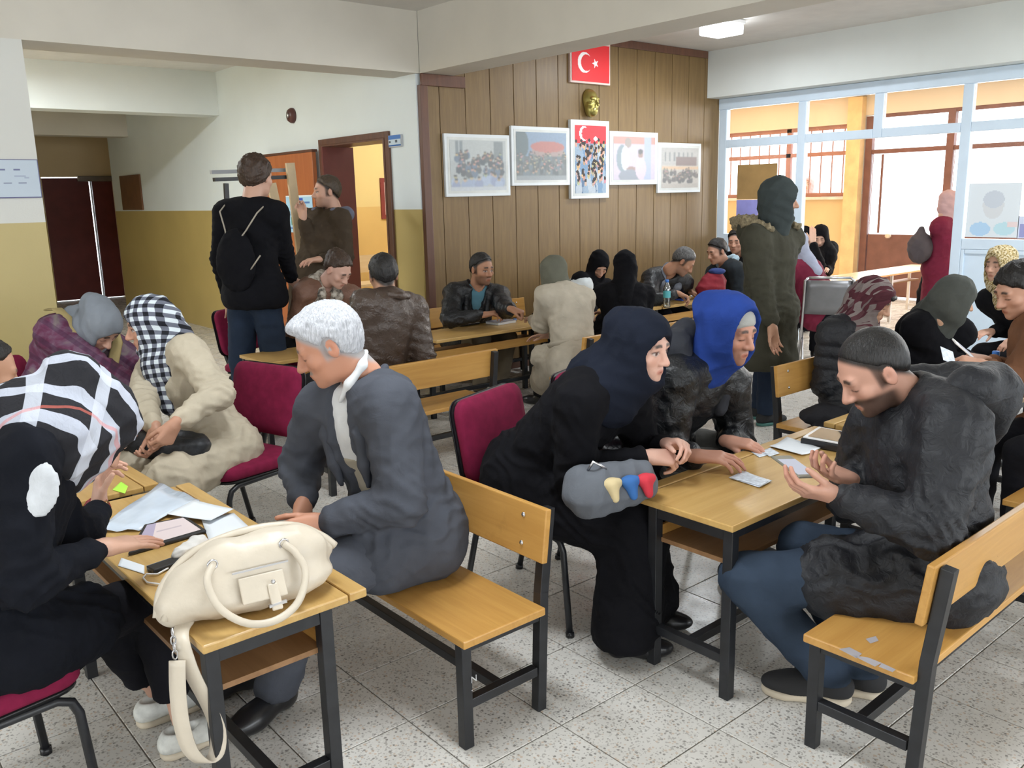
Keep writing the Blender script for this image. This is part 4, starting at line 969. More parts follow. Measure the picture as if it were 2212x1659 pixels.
BLKF = cloth('black_wool', (.007,.007,.009), .95); NAVY = cloth('navy_jersey', (.011,.014,.024), .95); BLKH = cloth('black_hoodie', (.008,.009,.013), .95)
DENIM = cloth('dark_denim', (.022,.034,.060), .85); JEANS = cloth('blue_denim', (.034,.050,.078), .85); GRYT = cloth('grey_trousers', (.22,.22,.22), .85); DKT = cloth('dark_trousers', (.009,.009,.012), .85)
LEAB = cloth('black_leather', (.006,.007,.009), .42, 'leather'); LEABR = cloth('brown_leather', (.058,.038,.028), .30, 'leather'); NYL = cloth('black_nylon', (.007,.008,.012), .6, 'leather')
SUIT = cloth('grey_suit', (.072,.078,.096), .85); SHIRT = cloth('white_shirt', (.74,.76,.78), .8); VEST = cloth('beige_jumper', (.44,.40,.32), .9)
CREAM = cloth('cream_coat', (.50,.44,.34), .85); BEIGE = cloth('beige_coat', (.46,.41,.33), .85); OLIVES = cloth('olive_scarf', (.135,.135,.105), .9); GREYS = cloth('grey_scarf', (.20,.22,.25), .9)
BRWN = cloth('brown_jacket', (.16,.075,.04), .8); TAN = cloth('tan_jacket', (.17,.085,.055), .6, 'leather'); OLIVE = cloth('olive_parka', (.050,.048,.034), .8); FUR = plain('fur_trim', (.22,.18,.11), 1, vary=.4, scale=60, bmp=.01, bscale=120)
BURG = cloth('burgundy_coat', (.16,.018,.040), .8); LAV = cloth('lavender_scarf', (.36,.38,.48), .85); PINKS = cloth('pink_scarf', (.52,.33,.32), .85); DGRYS = cloth('dark_grey_scarf', (.075,.08,.072), .9); CHARS = cloth('charcoal_scarf', (.045,.055,.055), .9)
BLUEH = cloth('blue_hood_cloth', (.020,.05,.24), .85); BEAN = cloth('grey_beanie', (.42,.42,.40), .9); SCG = cloth('striped_grey_scarf', (.16,.17,.20), .9, vary=.5); WHTC = cloth('white_cloth', (.66,.70,.72), .85); PATS = pat_obj('snake_print_scarf', lambda nt, u, v, uv: ramp(nt, (lambda n: (L(nt, uv, n.inputs['Vector']), n.outputs[0])[1])(N(nt, 'ShaderNodeTexNoise', i_Scale=30., i_Detail=4.)), ((.38,(.08,.07,.06)),(.5,(.32,.28,.23)),(.62,(.50,.46,.40)))))
SHOEB = plain('black_shoe', (.012,.012,.014), .3); SHOEW = plain('white_canvas', (.62,.62,.58), .8, vary=.2, scale=30); SOLEW = plain('cream_sole', (.60,.52,.40), .6); SHOED = plain('dark_suede', (.020,.020,.022), .8)
STRAPY = cloth('mustard_strap', (.38,.30,.14), .8)
F1 = (.56,.33,.24); F2 = (.46,.25,.16); F3 = (.40,.20,.12); F4 = (.52,.28,.19)
DN = V3(0,0,-1)

FB = ((.072,.080),(-.078,-.072),(.020,.015,.013)); FP = ((.066,.084),(-.076,-.066),(.020,.015,.013)); FG = ((.080,.070),(-.062,-.080),(.35,.33,.33))
# ---- foreground left: woman in plaid scarf
p = Person('p1', 'woman in black hoodie and black and white plaid headscarf tapping a tablet', 1.66, (-5,55), F1, True)
p.body(lh=('hold',(.25,.1,.95),(.8,-.5,0)), rh=('flat',(.9,.28,-.20),(-.1,.1,-1)))
p.top('hoodie', BLKH, .022, .006, 22, skirt='short', neck=.06)
p.scarf(PLAID, .022, (.056,.080), drape=.155, amp=.009, back=.02, peak=2.6, uvm=1, extra=lambda s, F: F.ell(s.J['nk']+s.fwd*.06, V3(.17,.13,.12), s.TR, .05))
p.legs('trousers', DKT, .006, end=.10); p.shoes(SHOEW, SOLEW, [(1,.02),(1,.05)], 1.0, True)
J = p.J
p.blob('sleeve_print', cloth('print_white',(.55,.57,.60),.8,vary=.3), lambda F: F.ell(J['sr']*.80+J['er']*.20+V3(.012,-.068,.0), V3(.05,.012,.07), frame(unit(J['er']-J['sr'])) @ np.array([[1,0,0],[0,0,1],[0,1,0]]), .01), .008)
wd_ = unit(J['wl']-J['el']); 
wt = MB().tube([Vector(J['wl']-p.loc-wd_*.01+.030*(math.cos(a)*unit(np.cross(wd_,(0,0,1)))+math.sin(a)*unit(np.cross(wd_,np.cross(wd_,(0,0,1)))))) for a in np.linspace(0,2*math.pi,17)[:-1]], .004, 6, closed=True, ry=.009).build('watch', plain('red_strap',(.25,.01,.015),.5), p.root)
ctr = J['wl']-wd_*.01+unit(V3(.55,-.75,.1))*.032-p.loc; Rw = frame(wd_, unit(V3(.55,-.75,.1)))
MB().lathe(((.021,-.004),(.022,0),(.021,.006),(.017,.007)), 20, Matrix.Translation(ctr) @ Matrix([[Rw[i][0],Rw[i][1],Rw[i][2]] for i in range(3)]).to_4x4()).build('watch_case', plain('gold_metal',(.75,.52,.28),.25,1.), wt)

# ---- woman in cream coat
p = Person('p2', 'woman in cream coat and checked headscarf reaching into a black handbag', 1.66, (168,14), F4, True)
p.body(lh=('grip',(-.55,.1,-.8),(-.3,.8,-.2)), rh=('grip',(-.2,-.3,-.8),(-.6,-.3,-.4)), eyes='open'); p.top('coat', CREAM, .030, .007, 20, skirt='sit', neck=.055)
p.scarf(GING, .020, (.056,.080), drape=.105, amp=.006, seed=4, back=.04, extra=lambda s, F: F.cone(s.J['nk']+s.fwd*.09, s.J['nk']+s.fwd*.13-s.up*.20, .06, .035, .04))
p.legs('trousers', DKT); p.shoes(SHOEB)
# ---- woman bent forward in purple check
p = Person('p3', 'woman in grey headscarf and purple checked coat bending over with mustard strap', 1.64, (-65,52), F1, True)
p.body(); p.top('coat', PURP, .035, .006, 20, skirt='sit'); p.scarf(GREYS, .02, (.056,.080), drape=.115, seed=7, peak=1); p.legs('trousers', DKT); p.shoes(SHOEB)
for q, nm in ((.10,'bag_strap'),(-.11,'bag_strap')): p.strip(nm, STRAPY, [p.P(-.10,1.06,q*1.25),p.P(-.02,1.12,q*1.25),p.P(.08,1.10,q*1.22),p.P(.17,1.0,q*1.2),p.P(.225,.75,q*1.1),p.P(.22,.45,q*.9),p.P(.21,.2,q*.7)], .055, .006)
# ---- sliver of a person at the left edge
p = Person('p4', 'person cut off by the left edge, dark hair, white and red top', 1.68, (0,20), F2)
p.body(); p.top('jumper', WHTC, .02); p.hair(HAIRB); p.legs('trousers', DKT); p.shoes(SHOEB)

# ---- grey haired man in suit
p = Person('p5', 'grey haired man in grey suit jacket and white shirt with folded hands', 1.74, (152,27), (.52,.25,.16), True, bulk=1.05)
p.body(lh=('clasp',(-.95,.05,-.10),(.35,.8,-.2)), rh=('clasp',(-.35,-.45,-.55),(-.5,.1,-.8)), moustache=.8, hairc=(.20,.19,.18), brow=(.06,.055,.05), fade=FG)
p.top('shirt', SHIRT, .012, .002, 20, neck=.050, arms=False)
p.blob('jumper', VEST, lambda F: p.torso(F, .016, False) or F.ell(p.P(.12,.93,0), V3(.09,.09,.15)*p.S, p.TR, .01, '-') or F.ell(p.H(0,-.03,-.13), V3(.075,.075,.12), p.HR, .02, '-'), .010, .003)
jk = p.top('suit_jacket', SUIT, .036, .006, 17, cut=((.10,1.06,.045),(.165,.80,.050),(.185,.50,.060),(.195,.15,.085)), skirt='short', neck=.062)
S_ = p.S
for sd in (-1, 1):
    p.blob('lapel', SUIT, lambda F: F.chain([p.P(-.06,1.08,sd*.078), p.P(.065,1.0,sd*.085), p.P(.125,.80,sd*.082), p.P(.145,.62,sd*.075), p.P(.155,.48,sd*.068)], [.016,.020,.024,.020,.010], .02), .008, .001, parent=jk)
    p.blob('collar', SHIRT, lambda F: F.chain([p.H(0,-.085,-.085), p.H(sd*.058,-.06,-.105), p.H(sd*.066,.005,-.135), p.H(sd*.03,.06,-.175)], [.010,.012,.014,.008], .02), .006)
p.hair(HAIRG, (.080,.070), (-.062,-.080), .012, .003, lambda s, F: F.ell(s.H(0,.050,.088), V3(.06,.045,.028)*s.hs, s.HR, .02))
p.legs('trousers', SUIT, .016, wide=1.15); p.shoes(SHOEB, dirs=[(-1,-.3),(-1,.15)], L_=1.1)

# ---- standing man with drawstring bag
p = Person('p6', 'standing man seen from behind in black fleece with a drawstring backpack', 1.90, (28,8), F1, bulk=.90)
p.body(rh=('relaxed',(.75,-.5,-.4),(-.5,-.6,-.5))); p.top('fleece', BLKF, .030, .005, 18, neck=.05, skirt=.90); p.hair(HAIRBR, (.085,.055), (-.07,-.085), .018, .008, freq=45, ears=False)
p.legs('jeans', DENIM, .014, wide=1.1); p.shoes(SHOEB)
bg = p.blob('drawstring_bag', BLKF, lambda F: F.ell(p.P(-.17,.36,-.01), V3(.15,.055,.20), p.TR, .03).ell(p.P(-.15,.55,-.01), V3(.07,.045,.10), p.TR, .05), .014, .006)
STG = plain('pale_cord', (.34,.30,.24), .8)
for q in (-1, 1):
    p.strip('cord', STG, [p.P(-.20,.52,-.02+q*.015), p.P(-.175,.72,q*.07), p.P(-.14,.92,q*.125), p.P(-.05,1.03,q*.135), p.P(.05,.98,q*.13)], .011, .005, None)
p.strip('cord', STG, [p.P(-.19,.28,.10), p.P(-.175,.45,.16)], .011, .005)
# ---- man at the door
p = Person('p7', 'man in dark brown coat with grey blue hood beside the open door', 1.82, (165,4), F1)
p.body(rh=('grip',(-.1,.1,1),(-.6,-.6,0)), eyes='open', beard=.25, fade=FB); p.top('coat', cloth('dark_brown_coat',(.058,.042,.028),.8), .036, .007, 18, skirt=.78); p.hair(HAIRA)
p.blob('hood', cloth('grey_blue_hood',(.16,.17,.23),.85), lambda F: F.chain([p.P(.06,.98,-.11),p.P(-.06,1.06,-.11),p.P(-.13,1.08,0),p.P(-.06,1.06,.11),p.P(.06,.98,.11)], [.045,.06,.065,.06,.045], .03), .012, .004)
p.legs('trousers', cloth('brown_trousers',(.05,.04,.03),.85)); p.shoes(SHOEB)
# ---- woman with hair up
p = Person('p8', 'woman with brown hair up, tan jacket and snake print scarf looking down', 1.64, (-75,38), (.60,.36,.28))
p.body(); p.top('jacket', TAN, .030, .006); p.hair(HAIRBR, (.072,.080), (-.078,-.072), .016, .008, lambda s, F: F.ell(s.H(0,-.075,.075), V3(.062,.055,.05)*s.hs, s.HR, .03), 45)
p.blob('neck_scarf', PATS, lambda F: F.chain([p.P(-.09,1.02,0),p.P(0,1.02,-.09),p.P(.09,.95,-.07),p.P(.14,.75,-.04)], [.045,.05,.05,.04], .03).chain([p.P(-.09,1.02,0),p.P(0,1.02,.09),p.P(.09,.95,.07),p.P(.14,.72,.05)], [.045,.05,.05,.04], .03), .012, .006)
p.legs('trousers', DKT); p.shoes(SHOEB)
# ---- man in brown leather, from behind
p = Person('p9', 'man in brown leather jacket seen from behind on a bench', 1.74, (72,12), F2, bulk=1.06)
p.body(fade=FB); jk = p.top('leather_jacket', LEABR, .032, .007, 16, skirt='short', neck=.05); p.hair(HAIRB, (.068,.088), (-.080,-.062), .008)
p.blob('collar', LEABR, lambda F: F.chain([p.P(.03,1.03,-.085),p.P(-.06,1.08,-.06),p.P(-.085,1.09,0),p.P(-.06,1.08,.06),p.P(.03,1.03,.085)], [.022]*5, .02), .012, .002, parent=jk)
p.legs('trousers', DKT); p.shoes(SHOEB)
# ---- man in black leather at the wall
p = Person('p10', 'man in black leather jacket leaning on the desk before panelled wall', 1.74, (-90,10), F3)
p.body(rh=('hold',(.7,-.5,.1),(-.2,.3,-.8)), lh=('fist',(.4,-.7,-.2),(0,0,-1)), eyes='open', beard=.5, fade=FB); p.top('shirt', cloth('teal_shirt',(.10,.22,.28),.8), .006, .002, arms=False, neck=.05)
jk = p.top('leather_jacket', LEAB, .032, .007, 18, cut=((.08,1.06,.05),(.15,.85,.045),(.17,.66,.02)), skirt='short'); p.hair(HAIRB, (.068,.088), (-.080,-.062), .007)
for sd in (-1, 1): p.blob('lapel', LEAB, lambda F: F.chain([p.P(-.05,1.08,sd*.07), p.P(.08,1.0,sd*.09), p.P(.15,.78,sd*.085), p.P(.16,.60,sd*.04)], [.02,.026,.028,.012], .02), .012, parent=jk)
p.legs('trousers', cloth('khaki_trousers',(.16,.13,.09),.85)); p.shoes(SHOEB)
# ---- woman in beige coat
p = Person('p11', 'woman in beige belted coat and olive headscarf seen from behind', 1.64, (98,10), F1)
p.body(); ct = p.top('coat', BEIGE, .036, .006, 18, skirt='sit', extra=lambda s, F, o: F.ell(s.J['pel']-s.HFR[:,1]*.02-V3(0,0,.05), V3(.23,.20,.19), s.HFR, .08)); p.scarf(OLIVES, .018, (.056,.080), drape=.085, chest=False, amp=.004, seed=3)
p.strip('belt', BEIGE, [p.P(.145*math.cos(a), .20, .195*math.sin(a)) for a in np.linspace(0.4,2*math.pi-.4,15)], .05, .012, ct)
p.legs('trousers', DKT); p.shoes(SHOEB)
# ---- group in black by the panelled wall
p = Person('p12', 'person in black headscarf with a white sleeve, bowed behind the woman in black', 1.62, (-115,45), F1)
p.body(); p.top('coat', BLKF, .03); p.scarf(BLKF, .018, (.056,.080)); p.blob('white_shawl', WHTC, lambda F: F.chain([p.J['sr']-V3(0,0,.05),(p.J['sr']+p.J['er'])/2-V3(0,0,.03)], [.115,.10], .03), .014, .003); p.legs('trousers', DKT); p.shoes(SHOEB)
p = Person('p13', 'woman all in black seen from behind, next to the beige coat', 1.66, (62,12), F1)
p.body(); p.top('coat', BLKF, .034, .006, skirt='sit'); p.scarf(BLKF, .018, (.056,.080), back=.12, seed=9); p.legs('trousers', DKT); p.shoes(SHOEB)
p = Person('p14', 'grey haired man in dark leather jacket and striped scarf writing at the wall', 1.74, (-52,42), F3)
p.body(rh=('pinch',(.6,-.5,-.3),(0,0,-1)), lh=('pinch',(.5,-.6,-.3),(0,0,-1)), beard=.3, hairc=(.10,.09,.09), fade=FB); p.top('leather_jacket', LEAB, .034, .006); p.hair(HAIRDG, (.068,.088), (-.080,-.062), .008)
p.blob('neck_scarf', SCG, lambda F: F.chain([p.P(-.09,1.02,0),p.P(0,1.04,-.09),p.P(.10,.96,-.08),p.P(.16,.75,-.07)], [.035,.04,.04,.03], .02).chain([p.P(-.09,1.02,0),p.P(0,1.04,.09),p.P(.10,.96,.08),p.P(.17,.70,.06)], [.035,.04,.04,.03], .02), .012, .004)
p.legs('trousers', DKT); p.shoes(SHOEB)
p = Person('p15', 'dark haired youth in black jacket with pale blue collar facing left', 1.68, (165,20), F4)
p.body(fade=FB); p.top('jacket', cloth('black_blue_jacket',(.02,.025,.03),.7), .034); p.hair(HAIRB, (.068,.088), (-.080,-.062), .010)
p.blob('collar', cloth('pale_blue_collar',(.36,.48,.55),.8), lambda F: F.chain([p.P(.05,1.0,-.1),p.P(-.07,1.08,-.08),p.P(-.10,1.10,0),p.P(-.07,1.08,.08),p.P(.05,1.0,.1)], [.03]*5, .02), .012); p.legs('trousers', DKT); p.shoes(SHOEB)
p = Person('p16', 'dark haired person mostly hidden behind the standing woman in parka', 1.68, (200,10), F4)
p.body(fade=FB); p.top('jacket', BLKF, .03); p.hair(HAIRB, thick=.014); p.legs('trousers', DKT); p.shoes(SHOEB)
# ---- standing woman in parka
p = Person('p17', 'standing woman in olive parka with fur trimmed hood and charcoal headscarf', 1.74, (-52,6), F2)
p.body(rh=('relaxed',(.15,-.1,-1),(-.3,-.7,0)), eyes='open'); p.top('parka', OLIVE, .042, .007, 16, skirt=.46); p.scarf(CHARS, .026, (.052,.078), drape=.085, chest=False, amp=.008, seed=5)
hd_ = p.blob('hood', OLIVE, lambda F: F.chain([p.P(.05,.98,-.12),p.P(-.08,1.03,-.11),p.P(-.16,1.0,0),p.P(-.08,1.03,.11),p.P(.05,.98,.12)], [.04,.06,.07,.06,.04], .04), .012, .004)
p.blob('fur_trim', FUR, lambda F: F.chain([p.P(.10,1.04,-.14),p.P(-.06,1.13,-.15),p.P(-.19,1.13,-.07),p.P(-.19,1.13,.07),p.P(-.06,1.13,.15),p.P(.10,1.04,.14)], [.032,.042,.05,.05,.042,.032], .02), .010, .012, 60, parent=hd_)
p.legs('jeans', DENIM); p.shoes(SHOED, plain('green_sole',(.05,.16,.14),.6), dirs=[(.9,-.5),(.9,-.3)])
# ---- by the glass front
p = Person('p18', 'person in maroon top and lavender headscarf on the grey folding chair', 1.64, (45,8), F1)
p.body(); p.top('top', BURG, .03); p.scarf(LAV, .018, drape=.10, seed=8, back=.10); p.legs('trousers', DKT); p.shoes(SHOEB)
p = Person('p19', 'woman with black headscarf and bare face behind long table, nearest the parka', 1.62, (-70,10), (.66,.42,.32))
p.body(eyes='open'); p.top('gown', BLKF, .03); p.scarf(BLKF, .016); p.legs('trousers', DKT); p.shoes(SHOEB)
p = Person('p20', 'woman in black resting her forehead on her hand at long table', 1.64, (205,35), (.66,.42,.32))
p.body(rh=('flat',(.1,.1,1),(.5,.4,0))); p.top('gown', BLKF, .032); p.scarf(BLKF, .018, back=.1, seed=6); p.legs('trousers', DKT); p.shoes(SHOEB)
p = Person('p21', 'woman standing in long burgundy coat and pink headscarf beyond the glass front', 1.62, (-20,10), F1)
p.body(); p.top('coat', BURG, .045, .004, skirt=.25); p.scarf(PINKS, .02, drape=.11); p.legs('trousers', DKT); p.shoes(SHOEB)
p = Person('p22', 'pale figure outdoors seen through the barred window', 1.7, (190,0), F1)
p.body(); p.top('coat', PINKS, .04, skirt=.4); p.scarf(PINKS, .02); p.legs('trousers', GRYT); p.shoes(SHOEB)
# ---- right hand group
p = Person('p23', 'woman in black puffer jacket and maroon leaf print headscarf looking down', 1.64, (-76,28), (.56,.33,.22), True)
p.body(); p.top('puffer_jacket', NYL, .042, .004, 13, skirt='short', quilt=.012); p.scarf(LEAF, .020, (.056,.080), drape=.115, seed=2, back=.16, amp=.007); p.legs('trousers', DKT); p.shoes(SHOEB)
p.blob('fringe', HAIRB, lambda F: F.cone(p.H(-.03,.092,.062), p.H(.035,.092,.062), .016, .016), .007, .003)
p = Person('p24', 'woman in black wool coat and dark grey headscarf in profile', 1.62, (-42,20), (.56,.33,.22), True)
p.body(); p.top('coat', BLKF, .042, .005, 14, skirt='sit'); p.scarf(DGRYS, .020, (.056,.080), drape=.105, seed=11, amp=.006, back=.05); p.legs('trousers', DKT); p.shoes(SHOEB)
p = Person('p25', 'woman in yellow print headscarf and black top facing left', 1.64, (165,4), F1)
p.body(); p.top('top', BLKF, .035, .005); p.scarf(YELF, .024, drape=.11, seed=12); p.legs('trousers', DKT); p.shoes(SHOEB)
p = Person('p26', 'woman in brown jacket at the right edge holding a card and a phone', 1.70, (148,24), F4, True)
p.body(lh=('pinch',(-.75,.5,.15),(.3,.4,-.6)), rh=('pinch',(-.8,.35,.2),(-.2,.4,-.6))); p.top('jacket', BRWN, .030, .006, 18, skirt='short')
p.hair(HAIRBR if False else HAIRB, (.085,.060), (-.075,-.06), .016, .006, lambda s, F: F.ell(s.H(0,-.10,.02), V3(.055,.05,.05)*s.hs, s.HR, .03), 50); p.legs('trousers', DKT); p.shoes(SHOEB)
# ---- foreground right: man with phone
p = Person('p28', 'bearded young man in black hooded jacket and jeans reading a phone', 1.76, (143,36), (.55,.30,.22), True, bulk=1.05)
p.body(lh=('phone',(-.80,.50,.20),(.25,.35,.75)), rh=('phone',(-.75,.25,.25),(-.55,.1,.7)), beard=.85, moustache=.5, fade=FP)
jk = p.top('hooded_jacket', NYL, .044, .009, 14, skirt='short', neck=.06)
p.blob('hood', NYL, lambda F: F.chain([p.P(.07,.98,-.12),p.P(-.06,1.06,-.135),p.P(-.16,1.03,-.07),p.P(-.18,1.0,.0),p.P(-.16,1.03,.07),p.P(-.06,1.06,.135),p.P(.07,.98,.12)], [.035,.055,.075,.08,.075,.055,.035], .05).ell(p.P(-.17,.90,0), V3(.13,.06,.11), p.TR, .05), .010, .006, 20, jk)
p.hair(HAIRB, (.066,.086), (-.076,-.064), .0006, .0008)
p.legs('jeans', JEANS, .012, .005, wide=1.1); p.shoes(SHOED, SOLEW, dirs=[(-.45,.75),(-.35,.8)], L_=1.12)
# ---- woman in black and man in blue hood
p = Person('p29', 'woman in black headscarf and gown with a patchwork bag on her lap', 1.66, (-82,10), (.70,.42,.33), True)
p.body(rh=('clasp',(.8,-.4,-.15),(-.2,.5,-.5)), lh=('clasp',(-.1,-.8,.2),(-.4,-.3,-.6)), eyes='open'); p.top('gown', BLKF, .032, .006, 17, skirt='gown'); p.scarf(NAVY, .022, (.068,.080), fz=-.024, drape=.12, amp=.006, seed=13, back=.05, peak=1); p.shoes(SHOEB, dirs=[(.6,-.8),(.75,-.6)], low=True)
p = Person('p30', 'young man in black jacket with blue hood up over a grey beanie', 1.76, (-92,14), (.55,.28,.20), True)
p.body(rh=('relaxed',(.5,-.8,0),None), lh=('relaxed',(.2,-.9,0),None), eyes='down', beard=.35)
jk = p.top('leather_jacket', LEAB, .040, .008, 16, skirt='short')
p.hair(BEAN, (.098,.048), (-.08,-.06), .010, .001, part='beanie', ears=False)
p.scarf(BLUEH, .030, (.072,.115), fy=.115, fz=.0, drape=.09, chest=False, amp=.006, seed=15, name='blue_hood', peak=1.4, front=False)
p.blob('collar', cloth('charcoal_quilt',(.035,.037,.045),.75), lambda F: F.chain([p.P(.13,.82,-.10),p.P(.05,.99,-.13),p.P(-.08,1.08,-.12),p.P(-.15,1.08,0),p.P(-.08,1.08,.12),p.P(.05,.99,.13),p.P(.13,.82,.10)], [.035,.045,.055,.06,.055,.045,.035], .04), .010, .005, parent=jk)
p.legs('trousers', GRYT); p.shoes(SHOED, SHOEW)
# ================================================================== PROPS
def v(p): return Vector(p)
def paper(name, px, z, mat, label, cat, group=None, lift=None, thick=.0012):
    pts = [on_z(x, y, z) for x, y in px]; c = sum(pts, Vector())/len(pts); c.z = z
    mb = MB(); n = 4
    def f(u, w_):
        p = pts[0]*(1-u)*(1-w_)+pts[1]*u*(1-w_)+pts[2]*u*w_+pts[3]*(1-u)*w_
        q = p-c; q.z += lift(u, w_) if lift else 0; return q
    mb.grid(f, 8, 6); o = mb.build(name, mat, None, thick=thick); o.location = c
    return tag(o, label, cat, group)
class Canvas:
    def __init__(s, w, h, c): s.w, s.h = w, h; s.a = np.tile(np.array(c, float), (h, w, 1)); s.Y, s.X = np.mgrid[0:h, 0:w]; s.X = (s.X+.5)/w; s.Y = (s.Y+.5)/h
    def ell(s, cx, cy, rx, ry, c, a=1.): m = ((s.X-cx)/rx)**2+((s.Y-cy)/ry)**2 < 1; s.a[m] = s.a[m]*(1-a)+np.array(c)*a
    def rect(s, x0, y0, x1, y1, c, a=1.): m = (s.X >= x0) & (s.X < x1) & (s.Y >= y0) & (s.Y < y1); s.a[m] = s.a[m]*(1-a)+np.array(c)*a
    def soft(s, fade=.3, tint=(.62,.66,.68)):
        for _ in range(1):
            b = np.pad(s.a, ((1,1),(1,1),(0,0)), mode='edge'); s.a = (b[:-2,1:-1]+b[2:,1:-1]+b[1:-1,:-2]+b[1:-1,2:]+2*b[1:-1,1:-1])/6
        s.a = s.a*(1-fade)+np.array(tint)*fade; return s
    def noise(s, k, seed=0): s.a *= 1+k*(np.random.RandomState(seed).rand(s.h, s.w, 1)-.5)*2
    def mesh(s, name, P):
        """P(u,v) -> point, v downwards; one colour per cell"""
        m = MB(); f = []; vs = []
        for j in range(s.h+1):
            for i in range(s.w+1): vs.append(P(i/s.w, j/s.h))
        for j in range(s.h):
            for i in range(s.w): a = j*(s.w+1)+i; f.append((a, a+s.w+1, a+s.w+2, a+1))
        m.add(vs, f); me = m.mesh(name); at = me.color_attributes.new('Col', 'FLOAT_COLOR', 'CORNER')
        c = np.clip(s.a, 0, 1).reshape(-1, 3); c = np.concatenate([c, np.ones((len(c), 1))], 1); at.data.foreach_set('color', np.repeat(c, 4, 0).astype(np.float32).ravel())
        return me
PRINT = attr_mat('printed_picture', .55); SCREENM = attr_mat('screen_print', .2)
def lin(r, g, b): return tuple(((c/255+.055)/1.055)**2.4 if c > 10 else c/255/12.92 for c in (r, g, b))
rr_ = np.random.RandomState(5)
def crowd(c, x0, x1, y0, y1, n, body, face=(200,165,140), s=.03):
    for k in range(n):
        y = y0+(y1-y0)*(k/n); x = rr_.uniform(x0, x1); b = body[rr_.randint(len(body))]
        c.ell(x, y+s*2.3, s*1.5, s*2.2, lin(*b)); c.ell(x, y, s*.62, s*.85, lin(*[int(q*rr_.uniform(.8,1.05)) for q in face])); c.ell(x, y-s*.55, s*.6, s*.45, lin(50,45,45))
def pic1():
    c = Canvas(72, 54, lin(175,180,180)); c.rect(0,0,1,.4,lin(185,190,188)); c.rect(.10,.02,.22,.30,lin(120,130,135)); c.rect(.78,.02,.95,.5,lin(120,128,130)); c.rect(.15,.02,.17,.3,lin(200,205,205))
    crowd(c, .12,.92,.22,.62,46,((50,60,70),(75,80,80),(60,60,65),(90,110,135)), s=.035); crowd(c,.08,.92,.66,.82,11,((150,165,195),(165,180,205),(140,150,185)), s=.05); c.rect(0,.93,1,1,lin(195,200,205)); c.noise(.08); return c
def pic2():
    c = Canvas(72, 54, lin(120,145,175)); c.ell(.1,.25,.14,.3,lin(70,90,95)); c.rect(.3,.28,.95,.5,lin(165,135,130)); c.ell(.62,.3,.34,.12,lin(185,95,80)); c.rect(0,.5,1,1,lin(90,95,95))
    crowd(c,.02,.98,.42,.85,70,((70,80,75),(95,110,120),(60,70,70),(110,115,110)), s=.03); c.rect(0,.9,1,1,lin(140,145,150)); c.noise(.1,1); return c
def pic3():
    c = Canvas(44, 84, lin(130,150,170)); c.rect(0,0,1,.26,lin(225,60,70)); c.ell(.28,.12,.14,.11,lin(245,240,245)); c.ell(.33,.12,.115,.09,lin(225,60,70)); c.ell(.66,.19,.06,.035,lin(240,235,240))
    crowd(c,.03,.97,.24,.86,75,((120,150,180),(150,170,190),(95,120,150),(180,190,200)), face=(215,175,150), s=.06); c.noise(.06,2); return c
def pic4():
    c = Canvas(60, 54, lin(200,185,205)); c.rect(0,0,1,.16,lin(195,130,115)); c.rect(.74,0,.9,1,lin(165,175,205)); c.ell(.34,.14,.08,.12,lin(150,130,120)); c.ell(.2,.5,.13,.32,lin(120,135,145)); c.ell(.27,.5,.09,.28,lin(230,238,240)); c.ell(.42,.75,.12,.06,lin(150,110,100)); c.ell(.38,.92,.26,.16,lin(125,130,145))
    c.ell(.64,.40,.065,.09,lin(150,110,95)); c.ell(.64,.34,.065,.06,lin(50,40,40)); c.ell(.65,.74,.13,.26,lin(215,190,205)); c.noise(.05,3); return c
def pic5():
    c = Canvas(60, 54, lin(190,180,170)); c.rect(0,0,1,.42,lin(175,170,165))
    for k in range(7): c.rect(.08+.12*k,.12,.12+.12*k,.34,lin(110,110,110))
    c.rect(.38,.22,.95,.45,lin(110,75,65)); c.rect(.02,.46,1,.54,lin(215,175,130)); crowd(c,.04,.96,.52,.78,40,((75,62,58),(95,82,75),(60,50,48)), face=(170,140,125), s=.032); c.rect(0,.88,1,1,lin(180,170,160)); c.noise(.1,4); return c
FRW = plain('white_frame', (.74,.78,.80), .4, vary=.03)
YF = YP
def framed(name, x0, x1, z0, z1, cv, label, cat, yd=.03, border=.05, mat=FRW, inner=True):
    t = thing(name, label, cat, ((x0+x1)/2, YF, z0)); w = (x1-x0)/2; h = z1-z0
    MB().box((-w,-yd,0), (w,-.001,h)).build('frame', mat, t, bevel=.004)
    if inner:
        for b_ in (border*.55,): MB().box((-w+b_,-yd-.002,b_), (w-b_,-yd,h-b_)).build('mount', plain('mount_cream',(.66,.68,.66),.6), t)
    link('print', cv.mesh('print', lambda u, v_: Vector((-w+border+(2*w-2*border)*u, -yd-.0035, h-border-(h-2*border)*v_))), PRINT, t)
    return t
framed('framed_photograph', 4.515,5.235,1.60,2.125, pic1().soft(), 'framed group photograph, leftmost of the five on the panelling', 'picture')
framed('framed_photograph', 5.255,5.98,1.685,2.21, pic2().soft(), 'framed photograph of a crowd before a red roofed house', 'picture', .034)
framed('framed_photograph', 5.99,6.515,1.555,2.29, pic3(), 'tall framed photograph with red flag above a crowd, middle of the five', 'picture', .04)
framed('framed_photograph', 6.53,7.255,1.68,2.20, pic4().soft(), 'framed photograph of a seated man talking to a child', 'picture', .034)
framed('framed_photograph', 7.265,7.98,1.59,2.105, pic5().soft(), 'framed brown toned photograph, rightmost of the five on the panelling', 'picture')
fl = Canvas(110, 74, lin(236,36,44)); fl.ell(.335,.50,.185,.275,lin(255,250,250)); fl.ell(.385,.50,.148,.22,lin(236,36,44))
